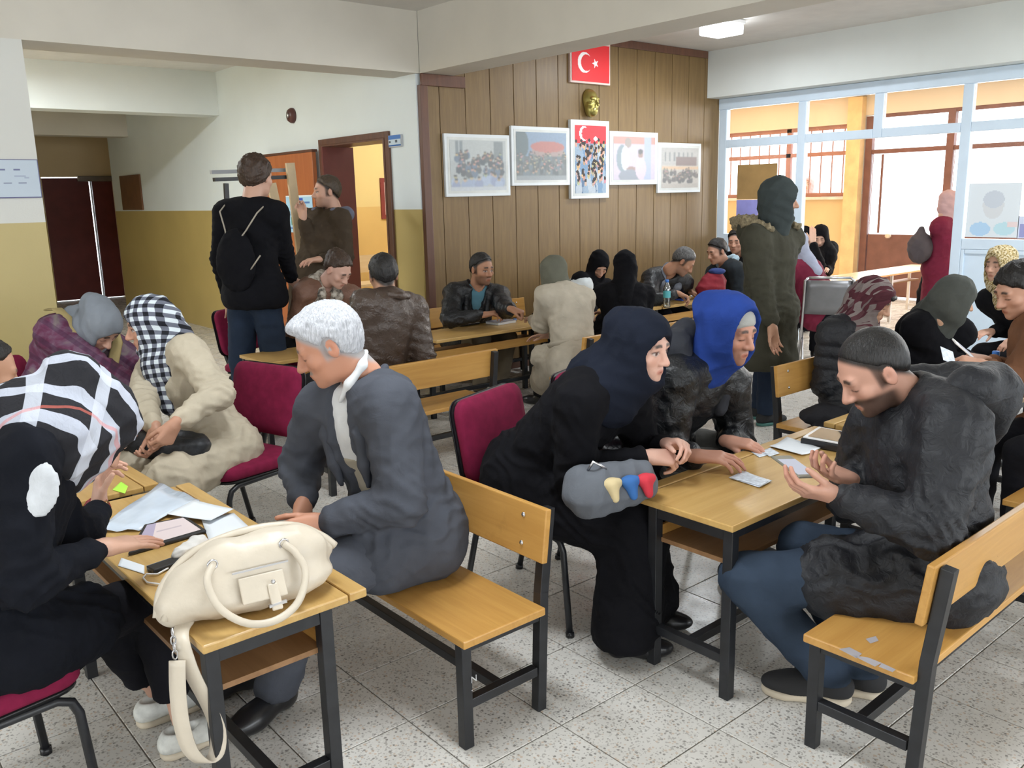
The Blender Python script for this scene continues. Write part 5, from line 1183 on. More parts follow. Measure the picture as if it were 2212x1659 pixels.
ang = [math.pi/2+k*math.pi/5 for k in range(10)]; st = [(.62+(.095 if k % 2 == 0 else .037)*math.cos(a+math.pi/2), .50+(.135 if k % 2 == 0 else .052)*math.sin(a+math.pi/2)) for k, a in enumerate(ang)]
ins = np.zeros((fl.h, fl.w), bool)
for (xa, ya), (xb, yb) in zip(st, st[1:]+st[:1]):
    cnd = ((ya > fl.Y) != (yb > fl.Y)) & (fl.X < (xb-xa)*(fl.Y-ya)/(yb-ya+1e-12)+xa); ins ^= cnd
fl.a[ins] = lin(255,250,250)
framed('framed_flag', 6.0,6.54,2.625,3.0, fl, 'framed red flag with white crescent and star high on the panelling', 'flag', .03, .018, plain('pale_pink_frame',(.75,.60,.55),.5), False)
# gold face mask
Fm = Field(.006); sm_ = 1.12
def mk(x, y, z): return V3(x, -y, z)*sm_
RM = np.diag([1.,-1.,1.])
Fm.ell(mk(0,-.012,.028), V3(.075,.096,.083)*sm_, None).ell(mk(0,.033,-.033), V3(.062,.062,.088)*sm_, None, .03).ell(mk(0,.045,-.088), V3(.046,.046,.042)*sm_, None, .025)
for q in (-1, 1): Fm.ell(mk(q*.043,.06,-.03), V3(.022,.024,.02)*sm_, None, .015)
Fm.cone(mk(-.036,.082,.02), mk(.036,.082,.02), .014, .014, .012)
for q in (-1, 1): Fm.ell(mk(q*.031,.098,-.004), V3(.02,.016,.012)*sm_, None, .008, '-').ell(mk(q*.031,.078,-.005), V3(.014,.013,.011)*sm_, None, .004)
Fm.cone(mk(0,.09,.01), mk(0,.118,-.036), .009, .014, .008).cone(mk(-.02,.088,-.07), mk(.02,.088,-.07), .008, .008, .008).cone(mk(-.016,.088,-.082), mk(.016,.088,-.082), .008, .008, .008)
Fm.plane(V3(0,-.003,0), (0,1,0), .004)
mo = mesh_from('face_mask', [Fm.run()], plain('gold_paint',(.42,.36,.11),.32,.75,vary=.15)); mo.location = (6.265, YF, 2.462); tag(mo, 'gold painted face mask mounted on the panelling under the flag', 'mask')
# sign on the left wall, bell, door plate, poster
sg = thing('notice_board', 'white evacuation notice in a thin blue frame on the left wall', 'sign', (1.04,YP,1.655)); sc_ = Canvas(76, 46, lin(188,200,212))
for k in range(5):
    x = .32+.12*k
    sc_.rect(x,.24,x+.06,.28,lin(110,115,150)); sc_.rect(x+.03,.60,x+.09,.64,lin(105,110,140))
sc_.rect(.80,.42,.90,.45,lin(165,175,195)); sc_.rect(.88,.45,.92,.50,lin(165,175,195)); sc_.ell(.34,.68,.05,.05,lin(175,150,175)); sc_.rect(.05,.1,.2,.2,lin(150,160,190))
link('print', sc_.mesh('print', lambda u, v_: Vector((-.345+.69*u,-.0135,.228-.222*v_))), PRINT, sg)
MB().box((-.35,-.012,0),(.35,-.001,.232)).build('frame', plain('blue_frame',(.10,.10,.22),.5), sg)
bl = thing('alarm_bell', 'small round brown alarm bell high on the hall wall', 'bell', (DX,8.43,2.44))
Mx = Matrix.Rotation(math.radians(-90), 4, 'Y')
MB().lathe(((.075,.0),(.075,.02),(.06,.045),(.02,.055)), 20, Mx).build('gong', plain('bell_brown',(.10,.035,.03),.4), bl); MB().lathe(((.025,.0545),(.02,.066)), 12, Mx).build('boss', STEEL, bl)
dp = thing('door_plate', 'blue and white door plate beside the open door', 'sign', (DX,6.59,2.03)); dc = Canvas(40, 16, lin(205,222,235)); dc.rect(0,0,1,.35,lin(90,135,205)); dc.rect(0,.85,1,1,lin(60,110,180)); dc.rect(.2,.5,.32,.66,lin(100,110,120)); dc.rect(.62,.45,.78,.66,lin(100,110,120))
MB().box((-.02,-.135,0),(-.002,.105,.10)).build('plate', plain('plate_grey',(.5,.52,.55),.35), dp); link('print', dc.mesh('print', lambda u, v_: Vector((-.0215,.10-.23*u,.098-.09*v_))), SCREENM, dp)
po = Canvas(40, 60, lin(175,215,240)); po.rect(0,0,1,.03,lin(235,240,245)); po.rect(.5,.06,.64,.13,lin(60,90,190)); po.rect(.46,.17,.9,.21,lin(90,130,190)); po.rect(.06,.5,.95,.53,lin(140,180,215)); po.rect(.1,.86,.9,.9,lin(70,110,190))
for k in range(4): po.ell(.2+.2*k,.34+.05*(k%2),.06,.07,lin(190,150,130)); po.rect(.15+.2*k,.42,.25+.2*k,.48,lin(60,90,150)); po.rect(.14+.2*k,.58,.26+.2*k,.80,lin(90+20*k,150,130))
pp = link('door_poster', po.mesh('poster', lambda u, v_: Vector((0,.30-.60*u,.185-.37*v_))), PRINT); pp.location = (DX-.0895,8.26,1.465); pp.scale = (1,.95,1); tag(pp, 'pale blue printed poster taped to the orange brown door leaf', 'poster')
# classroom boards
for (y, x0, x1, z0, z1, lab) in ((9.58,5.05,5.62,1.25,2.0,'red framed pinboard inside the classroom, left one in the doorway'),(9.58,6.0,6.75,1.35,1.85,'brown framed pinboard inside the classroom, right one in the doorway')):
    t = thing('pinboard', lab, 'board', ((x0+x1)/2,y+.018,z0)); w = (x1-x0)/2; MB().box((-w,-.02,0),(w,0,z1-z0)).build('frame', plain('pinboard_frame',(.25,.04,.03),.5), t)
    cv = Canvas(24, 30, lin(225,190,175)); 
    for k in range(14): cv.rect(*(lambda a, b: (a, b, a+.25, b+.18))(rr_.rand()*.75, rr_.rand()*.8), lin(*[(230,225,225),(220,100,80),(200,150,140),(240,235,235)][k % 4]))
    link('print', cv.mesh('print', lambda u, v_: Vector((-w+.05+(2*w-.1)*u,-.0225,(z1-z0)-.05-(z1-z0-.1)*v_))), PRINT, t)
bb = thing('classroom_bench', 'pale wooden bench inside the classroom doorway', 'bench', (5.6,8.9,0)); MB().box((-.6,-.2,.62),(.6,.2,.645)).build('top', wood('pale_wood',(.8,.6,.35),(.7,.48,.25),.4), bb); MB().box((-.6,.16,.75),(.6,.19,.95)).build('back_board', MATS['pale_wood'], bb)
for x in (-.55,.55): MB().box((x-.02,-.18,0),(x+.02,.159,.619)).build('leg', BLKM, bb); MB().box((x-.02,.191,0),(x+.02,.22,.95)).build('post', BLKM, bb)
# papers taped to the glass
gp = tag(quad('cardboard_sheet', [(0,0,0),(0,-.50,0),(0,-.50,.37),(0,0,.37)], plain('cardboard',(.36,.22,.08),.8), None, .003), 'brown cardboard sheet taped to the glass front by the panelling', 'sheet'); gp.location = (PX+.02,5.93,1.50)
gp = tag(quad('blue_poster', [(0,0,0),(0,-.28,0),(0,-.28,.36),(0,0,.36)], plain('violet_blue_print',(.30,.30,.68),.7), None, .003), 'violet blue poster taped to the glass front below the cardboard', 'poster'); gp.location = (PX+.02,5.93,1.135)
pc = Canvas(48, 52, lin(222,230,236)); pc.ell(.50,.40,.20,.26,lin(214,218,222)); pc.ell(.50,.30,.20,.16,lin(200,208,218)); pc.ell(.28,.85,.2,.13,lin(178,210,238)); pc.ell(.74,.84,.2,.12,lin(190,222,232)); pc.rect(.8,.72,.98,.8,lin(232,214,214))
gp = link('faded_poster', pc.mesh('poster', lambda u, v_: Vector((0,-.44*u,-.47*v_))), PRINT); gp.location = (PX+.02,3.455,1.61); tag(gp, 'sun faded portrait poster taped inside the right glass panel', 'poster')
pc = Canvas(20, 20, lin(210,218,240)); [pc.rect(rr_.rand()*.8, rr_.rand()*.8, rr_.rand()*.3+.7, rr_.rand()*.2+.8, lin(*[(120,120,190),(235,240,250),(90,90,150)][k % 3]), .7) for k in range(9)]
gp = link('small_print', pc.mesh('poster', lambda u, v_: Vector((0,-.17*u,-.19*v_))), PRINT); gp.location = (PX+.02,3.02,1.325); tag(gp, 'small blue and white print low on the right glass panel', 'poster')
gp = tag(quad('pale_sheet', [(0,0,0),(0,-.30,0),(0,-.30,.42),(0,0,.42)], plain('pale_blue_sheet',(.55,.66,.76),.7), None, .003), 'pale blue sheet taped beside the faded portrait poster', 'sheet'); gp.location = (PX+.02,2.98,1.55)
# easel with black ledge
e0 = on_x(470,392,3.15); 
ez = thing('easel', 'wooden easel with a black metal ledge beside the orange door', 'easel', (3.0,7.05,0))
EW = plain('pale_timber', (.62,.48,.30), .6, vary=.12)
eA = on_y(462,388,7.05); eB = on_y(634,382,7.05); base = Vector((3.0,7.05,0))
MB().bar(eA-base, eB-base, .05, .03).build('ledge', BLKP, ez); MB().bar(eA-base+Vector((0,.05,.06)), eB-base+Vector((0,.05,.06)), .04, .03).build('ledge_rail', plain('grey_rail',(.3,.31,.33),.4), ez)
for (a_, b_, nm, mt) in ((on_y(586,396,7.05),on_y(628,590,7.05),'easel_leg',EW),(on_y(626,352,7.0),on_y(656,600,7.0),'easel_leg',EW),(on_y(488,396,7.05),on_y(492,470,7.05),'ledge_post',BLKP)):
    d_ = (b_-a_); f_ = a_+d_*((a_.z-.0)/(a_.z-b_.z)); MB().bar(a_-base, f_-base, .075 if mt is EW else .035, .03, (0,1,0)).build(nm, mt, ez)
# ---- ceiling lamps
def lamp(x, y, power, lab, sx=.30, sy=.30, rz=0.):
    t = thing('ceiling_lamp', lab, 'lamp', (x,y,CZ-.075), rz)
    MB().box((-sx/2,-sy/2,.04),(sx/2,sy/2,.074)).build('housing', WHTP, t, bevel=.008); MB().box((-sx/2+.01,-sy/2+.01,-.045),(sx/2-.01,sy/2-.01,.039)).build('diffuser', emit('lamp_glow', (.92,.96,1), 14.) if 'lamp_glow' not in MATS else MATS['lamp_glow'], t, bevel=.015)
    l = area('lamp_light', (x,y,CZ-.125), (0,0,rz), sx, sy, power, (.90,.96,1)); return t
lamp(6.78, 5.05, 34, 'lit ceiling lamp beside the beam near the glass front')
lamp(1.25, 8.9, 120, 'lit ceiling lamp in the hall behind the beam', 1.2, .2)
lamp(6.4, 1.6, 40, 'ceiling lamp over the right hand desks outside the view', .25, 1.2)
lamp(1.3, 2.2, 40, 'ceiling lamp over the left hand desks outside the view', .25, 1.2)
lamp(6.2, 8.0, 45, 'ceiling lamp inside the classroom', .25, 1.2)

# ---- things on the near left desk
ZD = .602
CLEAR = glass_mat('plastic_sleeve', (.93,.96,1), .5)
BAGM = plain('ivory_leather', (.60,.53,.43), .42, vary=.06, scale=12, bmp=.004, bscale=26)
A_, B_ = on_z(356,1352,.602), on_z(690,1268,.602); ux = (B_-A_).normalized(); uy = Vector((-ux.y, ux.x, 0)); C_ = (A_+B_)/2+uy*(-.012)+ux*.015; LB = (B_-A_).length
bag = thing('handbag', 'ivory leather handbag with a long strap on the near left desk', 'handbag', C_); Rb = np.array([ux, uy, (0,0,1)]).T
BS = 1.10
def bp(x, y, z): return V3(*(Rb@V3(x,y,z)))*BS
F = Field(.006)
F.ell(bp(0,.01,.045), (.22,.093,.055), Rb, .03).ell(bp(-.01,.02,.085), (.19,.066,.071), Rb, .05).ell(bp(.08,.02,.11), (.11,.05,.05), Rb, .05).cone(bp(-.17,.0,.035), bp(-.06,.03,.12), .03, .03, .05).cone(bp(-.06,.03,.12), bp(.12,.02,.125), .028, .028, .05).cone(bp(.12,.02,.12), bp(.195,.03,.085), .028, .012, .03)
F.plane(V3(0,0,.0015), (0,0,-1), .004)
bodyb = mesh_from('bag_body', [F.run(wrinkle(.004, 28, 3))], BAGM, bag)
P_ = lambda x, y, z: Vector(bp(x, y, z))
MB().tube(spl([P_(-.205,-.005,.03),P_(-.185,.02,.085),P_(-.12,.045,.135),P_(-.03,.055,.158),P_(.06,.05,.163),P_(.13,.045,.15),P_(.185,.04,.115),P_(.215,.035,.085)]), .011, 8).build('zip_edge', BAGM, bag)
MB().tube([P_(-.195,-.03,.03),P_(-.165,-.01,.085),P_(-.10,.02,.13),P_(-.02,.03,.15)], .009, 8).build('piping', BAGM, bag)
hp = [P_(-.085,-.035,.135), P_(-.105,-.065,.11), P_(-.09,-.10,.06), P_(-.04,-.12,.020), P_(.02,-.125,.013), P_(.075,-.11,.035), P_(.105,-.08,.085), P_(.095,-.05,.125), P_(.075,-.03,.145)]
MB().tube(spl(hp), .0095, 10).build('handle', BAGM, bag)
for q in (hp[0], hp[-1]): MB().tube([q+Vector((.012*math.cos(a),0,.012*math.sin(a))) for a in np.linspace(0,2*math.pi,11)[:-1]], .0025, 6, closed=True).build('ring', STEEL, bag)
MB().box((-.055,-.003,-.035),(.055,.003,.03), Matrix.Translation(P_(.01,-.072,.075)) @ Matrix(Rb.tolist()).to_4x4() @ Matrix.Rotation(-.55,4,'X')).build('front_pocket', BAGM, bag, bevel=.004)
MB().bar(P_(-.05,-.056,.112), P_(.075,-.052,.112), .004).build('pocket_zip', STEEL, bag)
MB().box((-.013,-.004,-.045),(.013,.004,.02), Matrix.Translation(P_(.03,-.086,.062)) @ Matrix(Rb.tolist()).to_4x4() @ Matrix.Rotation(-.55,4,'X')).build('tab', BAGM, bag, bevel=.003)
MB().bar(P_(.012,-.103,.038), P_(.052,-.101,.040), .007).build('buckle', STEEL, bag)
MB().lathe(((.006,0),(.004,.004)), 10, Matrix.Translation(P_(.03,-.085,.085)) @ Matrix.Rotation(1.2,4,'X')).build('stud', STEEL, bag)
sa = on_z(372,1378,.60); sb = [Vector(q)-C_ for q in ((.585,1.925,.565),(.575,1.915,.50),(.572,1.91,.42),(.582,1.905,.34),(.612,1.90,.292),(.645,1.90,.30),(.658,1.905,.36),(.640,1.91,.44),(.612,1.915,.52),(.600,1.93,.60),(.615,1.975,.612),(.64,2.0,.615))]
wv_ = Vector((.766,-.643,0))*.019
sm3 = [sb[0]]
for q in range(len(sb)-1):
    for t_ in (.25,.5,.75,1.): sm3.append(sb[q].lerp(sb[q+1], t_))
for _ in range(3): sm3 = [sm3[0]]+[(sm3[k-1]+sm3[k]*2+sm3[k+1])/4 for k in range(1, len(sm3)-1)]+[sm3[-1]]
nst = len(sm3)-1
MB().grid(lambda u, w_: sm3[round(u*nst)]+wv_*(2*w_-1)*(1 if u < .9 else 1)+Vector((0,-.004,0)), nst, 2).build('shoulder_strap', BAGM, bag, thick=.004)
for k in range(4): 
    q = Vector((.585,1.932,.63-.018*k))-C_; ax = Vector((1,0,0)) if k % 2 else Vector((0,1,0))
    MB().tube([q+ax*.006*math.cos(a)+Vector((0,0,.012*math.sin(a))) for a in np.linspace(0,2*math.pi,11)[:-1]], .002, 6, closed=True).build('chain_link', STEEL, bag)
tb = thing('tablet', 'tablet in black case under the woman in plaid scarf hand', 'tablet', on_z(360,1160,ZD)); c0 = tb.location
cn = [on_z(*q, ZD)-c0 for q in ((277,1202),(312,1140),(402,1122),(447,1152))]
MB().add([p_ for p_ in cn]+[p_+Vector((0,0,.012)) for p_ in cn], [(3,2,1,0),(4,5,6,7),(0,1,5,4),(1,2,6,5),(2,3,7,6),(3,0,4,7)]).build('case', BLKP, tb, bevel=.004)
mid = sum(cn, Vector())/4; scn = [mid+(p_-mid)*.86+Vector((0,0,.0125)) for p_ in cn]; cv = Canvas(20, 14, lin(230,214,214)); cv.rect(0,0,.25,1,lin(180,170,195)); cv.rect(.3,.2,.9,.24,lin(205,190,195)); cv.rect(.3,.5,.8,.54,lin(205,190,195))
link('screen', cv.mesh('screen', lambda u, v_: (scn[0]*(1-u)+scn[3]*u)*(1-v_)+(scn[1]*(1-u)+scn[2]*u)*v_), SCREENM, tb)
paper('plastic_sleeve', ((205,1150),(300,1147),(432,1082),(345,1046)), ZD+.002, plain('clear_sleeve_paper',(.62,.70,.80),.15), 'clear plastic sleeve of papers on the near left desk', 'sleeve', lift=lambda u, w_: .008*math.sin(6*u+4*w_)**2)
paper('form_sheet', ((360,1110),(455,1128),(505,1103),(420,1080)), ZD+.012, PAPER, 'printed form lying across the plastic sleeve', 'paper', lift=lambda u, w_: .006*u*u)
paper('white_sheet', ((435,1122),(455,1178),(562,1160),(505,1108)), ZD+.004, PAPER, 'white sheet beside the tablet and ivory bag', 'paper')
paper('blue_folder', ((452,1176),(458,1186),(570,1168),(560,1160)), ZD+.001, plain('blue_card',(.02,.06,.35),.5), 'thin blue folder edge under white sheet', 'folder')
paper('sticky_note', ((243,1058),(270,1066),(277,1056),(262,1046)), ZD, plain('lime_paper',(.45,.85,.08),.7), 'lime green sticky note near the raised hand', 'note', 'lime sticky notes', lift=lambda u, w_: .01*w_)
paper('white_note', ((255,1222),(312,1240),(312,1222),(262,1205)), ZD, PAPER, 'small white note by the black power bank', 'note')
t = tag(mesh_from('tissue', [Field(.005).ell((0,0,.02),(.05,.028,.022)).ell((.03,.015,.028),(.03,.025,.02)).ell((-.03,-.005,.015),(.028,.022,.016)).plane(V3(0,0,.001),(0,0,-1)).run(wrinkle(.006, 60, 9))], plain('tissue_white',(.75,.73,.70),.8)), 'crumpled white tissue between the tablet and ivory bag', 'tissue'); t.location = on_z(412,1200,ZD)
t = thing('power_bank', 'black power bank with a white cable', 'charger', on_z(358,1225,ZD)); t.rotation_euler = (0,0,.15); MB().box((-.045,-.022,0),(.045,.022,.013)).build('case', BLKP, t, bevel=.003); MB().box((-.043,.0225,.008),(.043,.024,.0125)).build('edge_band', plain('grey_band',(.35,.37,.4),.4), t)
cb = [on_z(x, y, ZD+.004) for x, y in ((400,1195),(385,1205),(362,1228),(340,1240),(316,1240),(309,1248),(318,1258),(345,1262),(372,1256))]
tag(MB().tube([p_-cb[4] for p_ in cb], .0026, 6).build('charging_cable', WHTP), 'white charging cable curling beside the ivory bag', 'cable').location = cb[4]
# ---- things on the right hand desk
ORD = ('lowest','second lowest','second from top','topmost')
def stack(name, px, z, n, mat, lab, cat, group):
    for k in range(n):
        j = [(x+rr_.uniform(-6,6), y+rr_.uniform(-3,3)) for x, y in px]; paper(name, j, z+.0022*k, mat, lab % ORD[k], cat, group)
cvm = plain('card_print', (.66,.72,.80), .4, vary=.25, scale=60)
stack('identity_card', ((1578,1032),(1640,1050),(1664,1038),(1605,1020)), ZD, 4, cvm, '%s of the identity cards piled on the right hand desk', 'card', 'identity cards piled on right desk')
paper('identity_card', ((1622,976),(1640,988),(1662,982),(1642,970)), ZD, cvm, 'photo card beside the folded paper, the nearer of two', 'card', 'photo cards beside folded paper')
paper('identity_card', ((1645,974),(1662,986),(1684,979),(1664,967)), ZD+.002, cvm, 'photo card touching the folded paper, the farther of two', 'card', 'photo cards beside folded paper')
paper('folded_paper', ((1662,966),(1732,985),(1772,972),(1700,948)), ZD+.002, PAPER, 'folded white paper on the right hand desk', 'paper', lift=lambda u, w_: .014*abs(w_-.4))
tb = thing('tablet', 'white tablet in thick black case at far end of right desk', 'tablet', on_z(1795,965,ZD)); c0 = tb.location
cn = [on_z(*q, ZD)-c0 for q in ((1728,962),(1850,985),(1885,962),(1765,938))]
MB().add([p_ for p_ in cn]+[p_+Vector((0,0,.03)) for p_ in cn], [(3,2,1,0),(4,5,6,7),(0,1,5,4),(1,2,6,5),(2,3,7,6),(3,0,4,7)]).build('case', BLKP, tb, bevel=.006)
mid = sum(cn, Vector())/4
MB().add([mid+(p_-mid)*.93+Vector((0,0,.0305)) for p_ in cn]+[mid+(p_-mid)*.93+Vector((0,0,.037)) for p_ in cn], [(3,2,1,0),(4,5,6,7),(0,1,5,4),(1,2,6,5),(2,3,7,6),(3,0,4,7)]).build('tablet_body', WHTP, tb, bevel=.002)
scn = [mid+(p_-mid)*.80+Vector((0,0,.0378)) for p_ in cn]; MB().add(scn, [(0,1,2,3)]).build('screen', plain('dark_glass',(.01,.014,.02),.05), tb)
# phone held by the young man
pj = [np.array(q) for q in JOINTS['p28']]; pw_ = Vector((pj[7]+pj[8])/2)
def phone(name, lab, c, u, w_, L_=.145, W_=.073, body=None, scr=None):
    t = thing(name, lab, 'phone', c); u = Vector(u).normalized(); n_ = u.cross(Vector(w_)).normalized(); n_ = n_ if n_.z > 0 else -n_; x_ = u.cross(n_); M = Matrix((x_, u, n_)).transposed().to_4x4()
    MB().box((-W_/2,-L_/2,-.004),(W_/2,L_/2,.004), M).build('case', body or plain('pale_gold_metal',(.30,.29,.24),.35,.4), t, bevel=.003)
    MB().add([M @ Vector(q) for q in ((-W_*.45,-L_*.42,.0047),(W_*.45,-L_*.42,.0047),(W_*.45,L_*.30,.0047),(-W_*.45,L_*.30,.0047))], [(0,1,2,3)]).build('screen', scr or emit('phone_screen',(.85,.88,1),.75) if 'phone_screen' not in MATS else MATS['phone_screen'], t); return t
q0 = on_z(1716,1008,.772); phone('smartphone', 'lit smartphone held by the bearded young man', q0, on_z(1683,985,.79)-on_z(1752,1036,.762), (.6,.6,.1))
q0 = Vector(np.array(JOINTS['p26'][8]))+Vector((-.10,.06,.06)); phone('smartphone', 'phone held up by the woman in brown jacket', q0, (-.5,.5,.6), (.7,.6,.2), .12, .06, WHTP)
t = tag(MB().box((-.045,-.03,-.0008),(.045,.03,.0008)).build('identity_card', cvm), 'single white card held by the woman in brown jacket', 'card'); t.location = Vector(np.array(JOINTS['p26'][7]))+Vector((-.14,.09,.05)); t.rotation_euler = (.5,-.5,.6)
BS = 1.
# patchwork bag on the lap
lp = on_z(1325,1052,.66); lp.z = .625; pb = thing('patchwork_bag', 'grey denim bag with beige, blue and red patches on a lap', 'handbag', lp); ux = (on_z(1420,1035,.6)-on_z(1240,1060,.6)).normalized(); uy = Vector((-ux.y,ux.x,0)); Rb = np.array([ux,uy,(0,0,1)]).T
F = Field(.007); F.ell(bp(0,0,.03),(.165,.075,.075),Rb).ell(bp(-.09,-.01,.03),(.09,.08,.08),Rb,.04).cone(bp(-.13,.02,.085),bp(.12,.02,.075),.03,.03,.04)
mesh_from('bag_body', [F.run(wrinkle(.007,26,4))], cloth('grey_denim',(.13,.14,.16),.85), pb)
for k, (x, c_) in enumerate(((-.035,(.62,.50,.28)),(.03,(.03,.13,.38)),(.085,(.55,.03,.05)))):
    F = Field(.006); F.cone(bp(x-.020,-.066,.072),bp(x+.020,-.064,.072),.016,.016,.01).cone(bp(x-.004,-.070,.068),bp(x+.004,-.080,.025),.024,.014,.012); mesh_from('patch', [F.run()], plain('patch_%d'%k,c_,.8), pb)
    MB().lathe(((.009,0),(.006,.006)),10,Matrix.Translation(bp(x,-.085,.068)) @ Matrix.Rotation(1.4,4,'X')).build('button', plain('lime_button',(.25,.75,.2),.4) if k == 0 else BLKP, pb)
MB().tube([P_(-.10,-.02,.11),P_(-.085,-.03,.14),P_(-.06,-.03,.125),P_(-.04,-.03,.11)],.005,6).build('chain', STEEL, pb)
# black handbag on the lap of the woman in cream
lp = on_z(375,960,.60); hb = thing('black_handbag', 'open black quilted handbag on the lap of the woman in cream', 'handbag', lp); ux = Vector((.766,-.643,0)); uy = Vector((-ux.y,ux.x,0)); Rb = np.array([ux,uy,(0,0,1)]).T
F = Field(.009); F.ell(bp(.03,0,-.01),(.13,.085,.075),Rb).ell(bp(-.10,.02,.0),(.13,.08,.06),Rb,.05).ell(bp(.06,0,.07),(.075,.05,.05),Rb,.02,'-')
mesh_from('bag_body', [F.run(wrinkle(.005,30,4))], plain('black_quilt',(.016,.018,.022),.5,vary=.5,scale=70,bmp=.006,bscale=50), hb)
# bottles
WATER = glass_mat('bottle_plastic', (.86,.92,.94), .6)
def bottle(lab, loc, h=.22, r=.032, label_c=(.10,.45,.50)):
    t = thing('water_bottle', lab, 'bottle', loc, group='water bottles')
    pr = [(r*.9,0),(r,.008),(r*.94,.03),(r,.045),(r*.94,.06),(r,.08),(r,h*.62),(r*.9,h*.72),(r*.5,h*.86),(r*.42,h*.90),(r*.42,h*.93)]
    MB().lathe(pr, 18).build('bottle_body', WATER, t); MB().lathe(((r*1.015,h*.36),(r*1.015,h*.60)), 18, cap=False).build('label_band', plain('band_%.2f'%label_c[2],label_c,.5), t)
    MB().lathe(((r*.5,h*.905),(r*.5,h*.985),(r*.42,h)), 16).build('cap', plain('blue_cap',(.05,.22,.70),.4), t)
bottle('clear water bottle with blue cap on the desk by the panelled wall', on_z(1440,664,.602), .245, .033)
bottle('water bottle with wide blue label behind the bearded man', on_z(1872,938,.602)+Vector((.02,.02,0)), .21, .034, (.03,.22,.60))
bottle('water bottle with blue cap just above the bearded man shoulder', Vector((4.35,1.62,.602)), .23, .033, (.2,.5,.7))
# ---- things on the desk by the panelling
t = thing('pencil_pouch', 'flat black pouch on the desk by the panelled wall', 'pouch', on_z(1008,702,ZD)); MB().box((-.10,-.05,0),(.10,.05,.022)).build('pouch_body', BLKP, t, bevel=.01)
MB().bar((-.09,-.052,.017),(.09,-.052,.017),.004).build('pouch_zip', STEEL, t)
t = thing('notebook', 'white edged notebook on the desk by the panelled wall', 'notebook', on_z(1082,698,ZD), .1); MB().box((-.10,-.07,.0),(.10,.07,.018)).build('pages', PAPER, t); MB().box((-.102,-.072,.0185),(.102,.072,.021)).build('cover', plain('photo_cover',(.25,.24,.28),.4,vary=.4,scale=20), t)
t = tag(MB().box((-.05,-.035,0),(.05,.035,.012)).build('wallet', plain('brown_wallet',(.12,.05,.03),.5), None, .004), 'small brown wallet on the desk by the panelled wall', 'wallet'); t.location = on_z(1148,690,ZD)
t = tag(MB().lathe(((.016,0),(.016,.012),(.013,.014)),14).build('bottle_cap', MATS['blue_cap']), 'loose blue bottle cap on the desk by the panelled wall', 'cap'); t.location = on_z(1112,692,ZD-.001)
t = tag(MB().tube([(-.07,0,.005),(.06,.01,.005),(.07,.011,.005)],[.005,.005,.002],8).build('pen', BLKP), 'dark pen on the desk beside the beige coat', 'pen'); t.location = on_z(1163,677,ZD)
q0 = on_z(1502,637,ZD+.03); phone('smartphone', 'white phone under the writing man hands by the wall', q0, (.8,.5,.1), (.5,-.8,.1), .15, .08, WHTP)
paper('blue_sheet', ((1440,646),(1475,650),(1490,642),(1455,638)), ZD+.002, plain('blue_paper',(.05,.10,.5),.6), 'blue sheet under the hands of the man with striped scarf', 'paper')
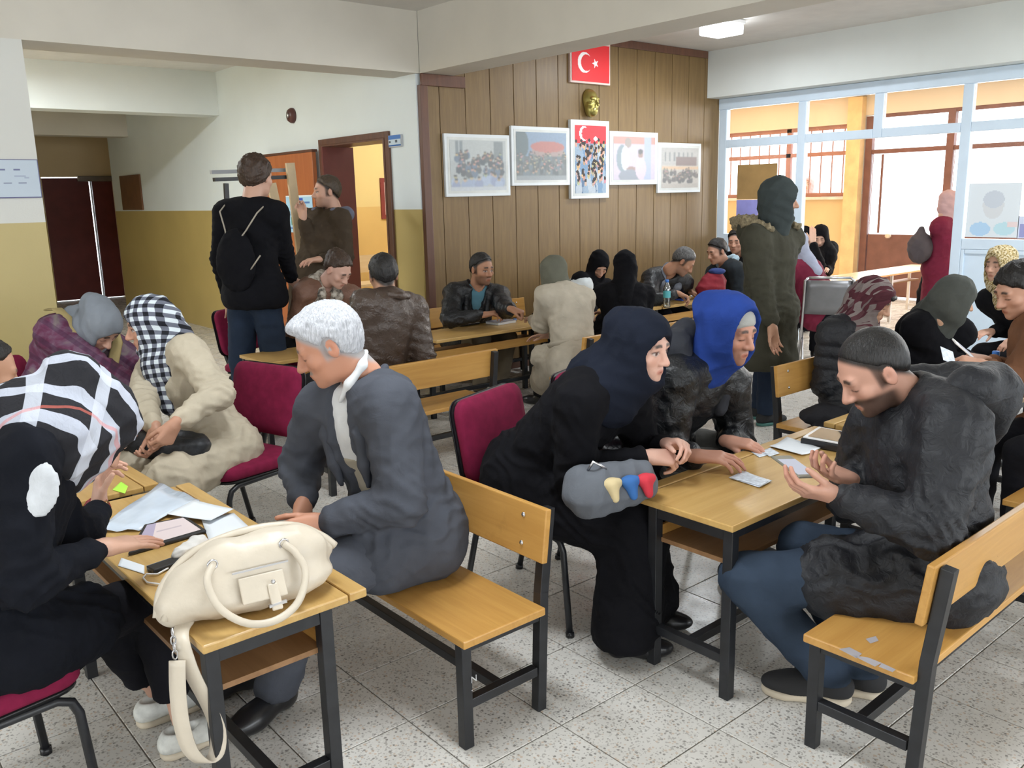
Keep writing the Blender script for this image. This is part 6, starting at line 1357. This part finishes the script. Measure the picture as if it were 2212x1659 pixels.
# ---- coats and bags
t = thing('red_coat', 'red and blue padded coat heaped on the desk near the glass front', 'coat', on_z(1535,648,.602)); F = Field(.012); F.ell((0,0,.10),(.17,.12,.12)).ell((.05,0,.19),(.12,.09,.08),None,.05).plane(V3(0,0,.002),(0,0,-1)); mesh_from('coat_body', [F.run(wrinkle(.012,22,5))], cloth('red_padding',(.20,.02,.03),.7), t)
F = Field(.012); F.ell((.06,-.02,.265),(.09,.08,.035)); mesh_from('coat_collar', [F.run(wrinkle(.008,22,5))], cloth('blue_collar',(.03,.05,.16),.7), t)
t = thing('dark_bag', 'dark grey cloth bag on the seat of the bench behind the right desk', 'bag', (4.22,2.40,.363)); F = Field(.010); F.ell((0,0,.05),(.19,.10,.05)).ell((-.05,-.06,.0),(.13,.06,.05),None,.04).plane(V3(0,0,.001),(0,0,-1)); mesh_from('bag_body', [F.run(wrinkle(.008,22,6))], cloth('charcoal_bag',(.022,.022,.026),.85), t)
t = tag(mesh_from('orange_bag', [Field(.010).ell((0,0,.13),(.09,.06,.15)).plane(V3(0,0,.001),(0,0,-1)).run(wrinkle(.008,25,6))], cloth('orange_cloth',(.62,.10,.05),.8)), 'orange carrier bag on the floor behind the grey haired man', 'bag'); t.location = (2.62,5.02,0)
t = tag(mesh_from('shoulder_bag', [Field(.014).ell((0,0,0),(.12,.13,.16)).cone((0,0,.1),(0,0,.2),.05,.03,.05).run(wrinkle(.01,20,6))], cloth('taupe_bag',(.09,.075,.08),.8)), 'taupe bag hanging at the side of the woman in burgundy coat', 'bag'); t.location = Vector(JOINTS['p21'][0])+Vector((-.17,.13,.22))
# scratched writing on the black legs
SCR = plain('scratch_white', (.55,.55,.55), .8)
def scratch(txt, loc, rot, size, parent):
    cu = bpy.data.curves.new('scratched_letters', 'FONT'); cu.body = txt; cu.size = size; cu.extrude = .0003; cu.space_line = .85
    o = bpy.data.objects.new('scratched_letters', cu); me = bpy.data.meshes.new_from_object(o); bpy.data.objects.remove(o); bpy.data.curves.remove(cu)
    o = link('scratched_letters', me, SCR, parent); o.location = loc; o.rotation_euler = rot; o['kind'] = 'stuff'; return o
scratch('O\nN\nV\nA\nS', (.5962,.094,.30), (R90,0,R90), .032, desk0)
scratch('N\n.', (-.5885,.1245,.21), (R90,0,-R90), .030, bench0)

# worn bare chips on the scuffed bench
b1 = bpy.data.objects['school_bench.001']; CH = plain('worn_board', (.38,.36,.38), .8)
Mi = (Matrix.Translation(b1.location) @ Matrix.Rotation(b1.rotation_euler.z, 4, 'Z')).inverted()
for px in (((1812,1402),(1835,1398),(1862,1412),(1850,1422)),((1842,1416),(1875,1420),(1905,1432),(1890,1440)),((1870,1380),(1892,1374),(1898,1384),(1880,1390)),((1905,1432),(1935,1446),(1928,1452),(1898,1440))):
    q = [Mi @ on_z(x, y, .3628) for x, y in px]; MB().add(q, [(0,1,2,3)]).build('worn_chip', CH, b1)
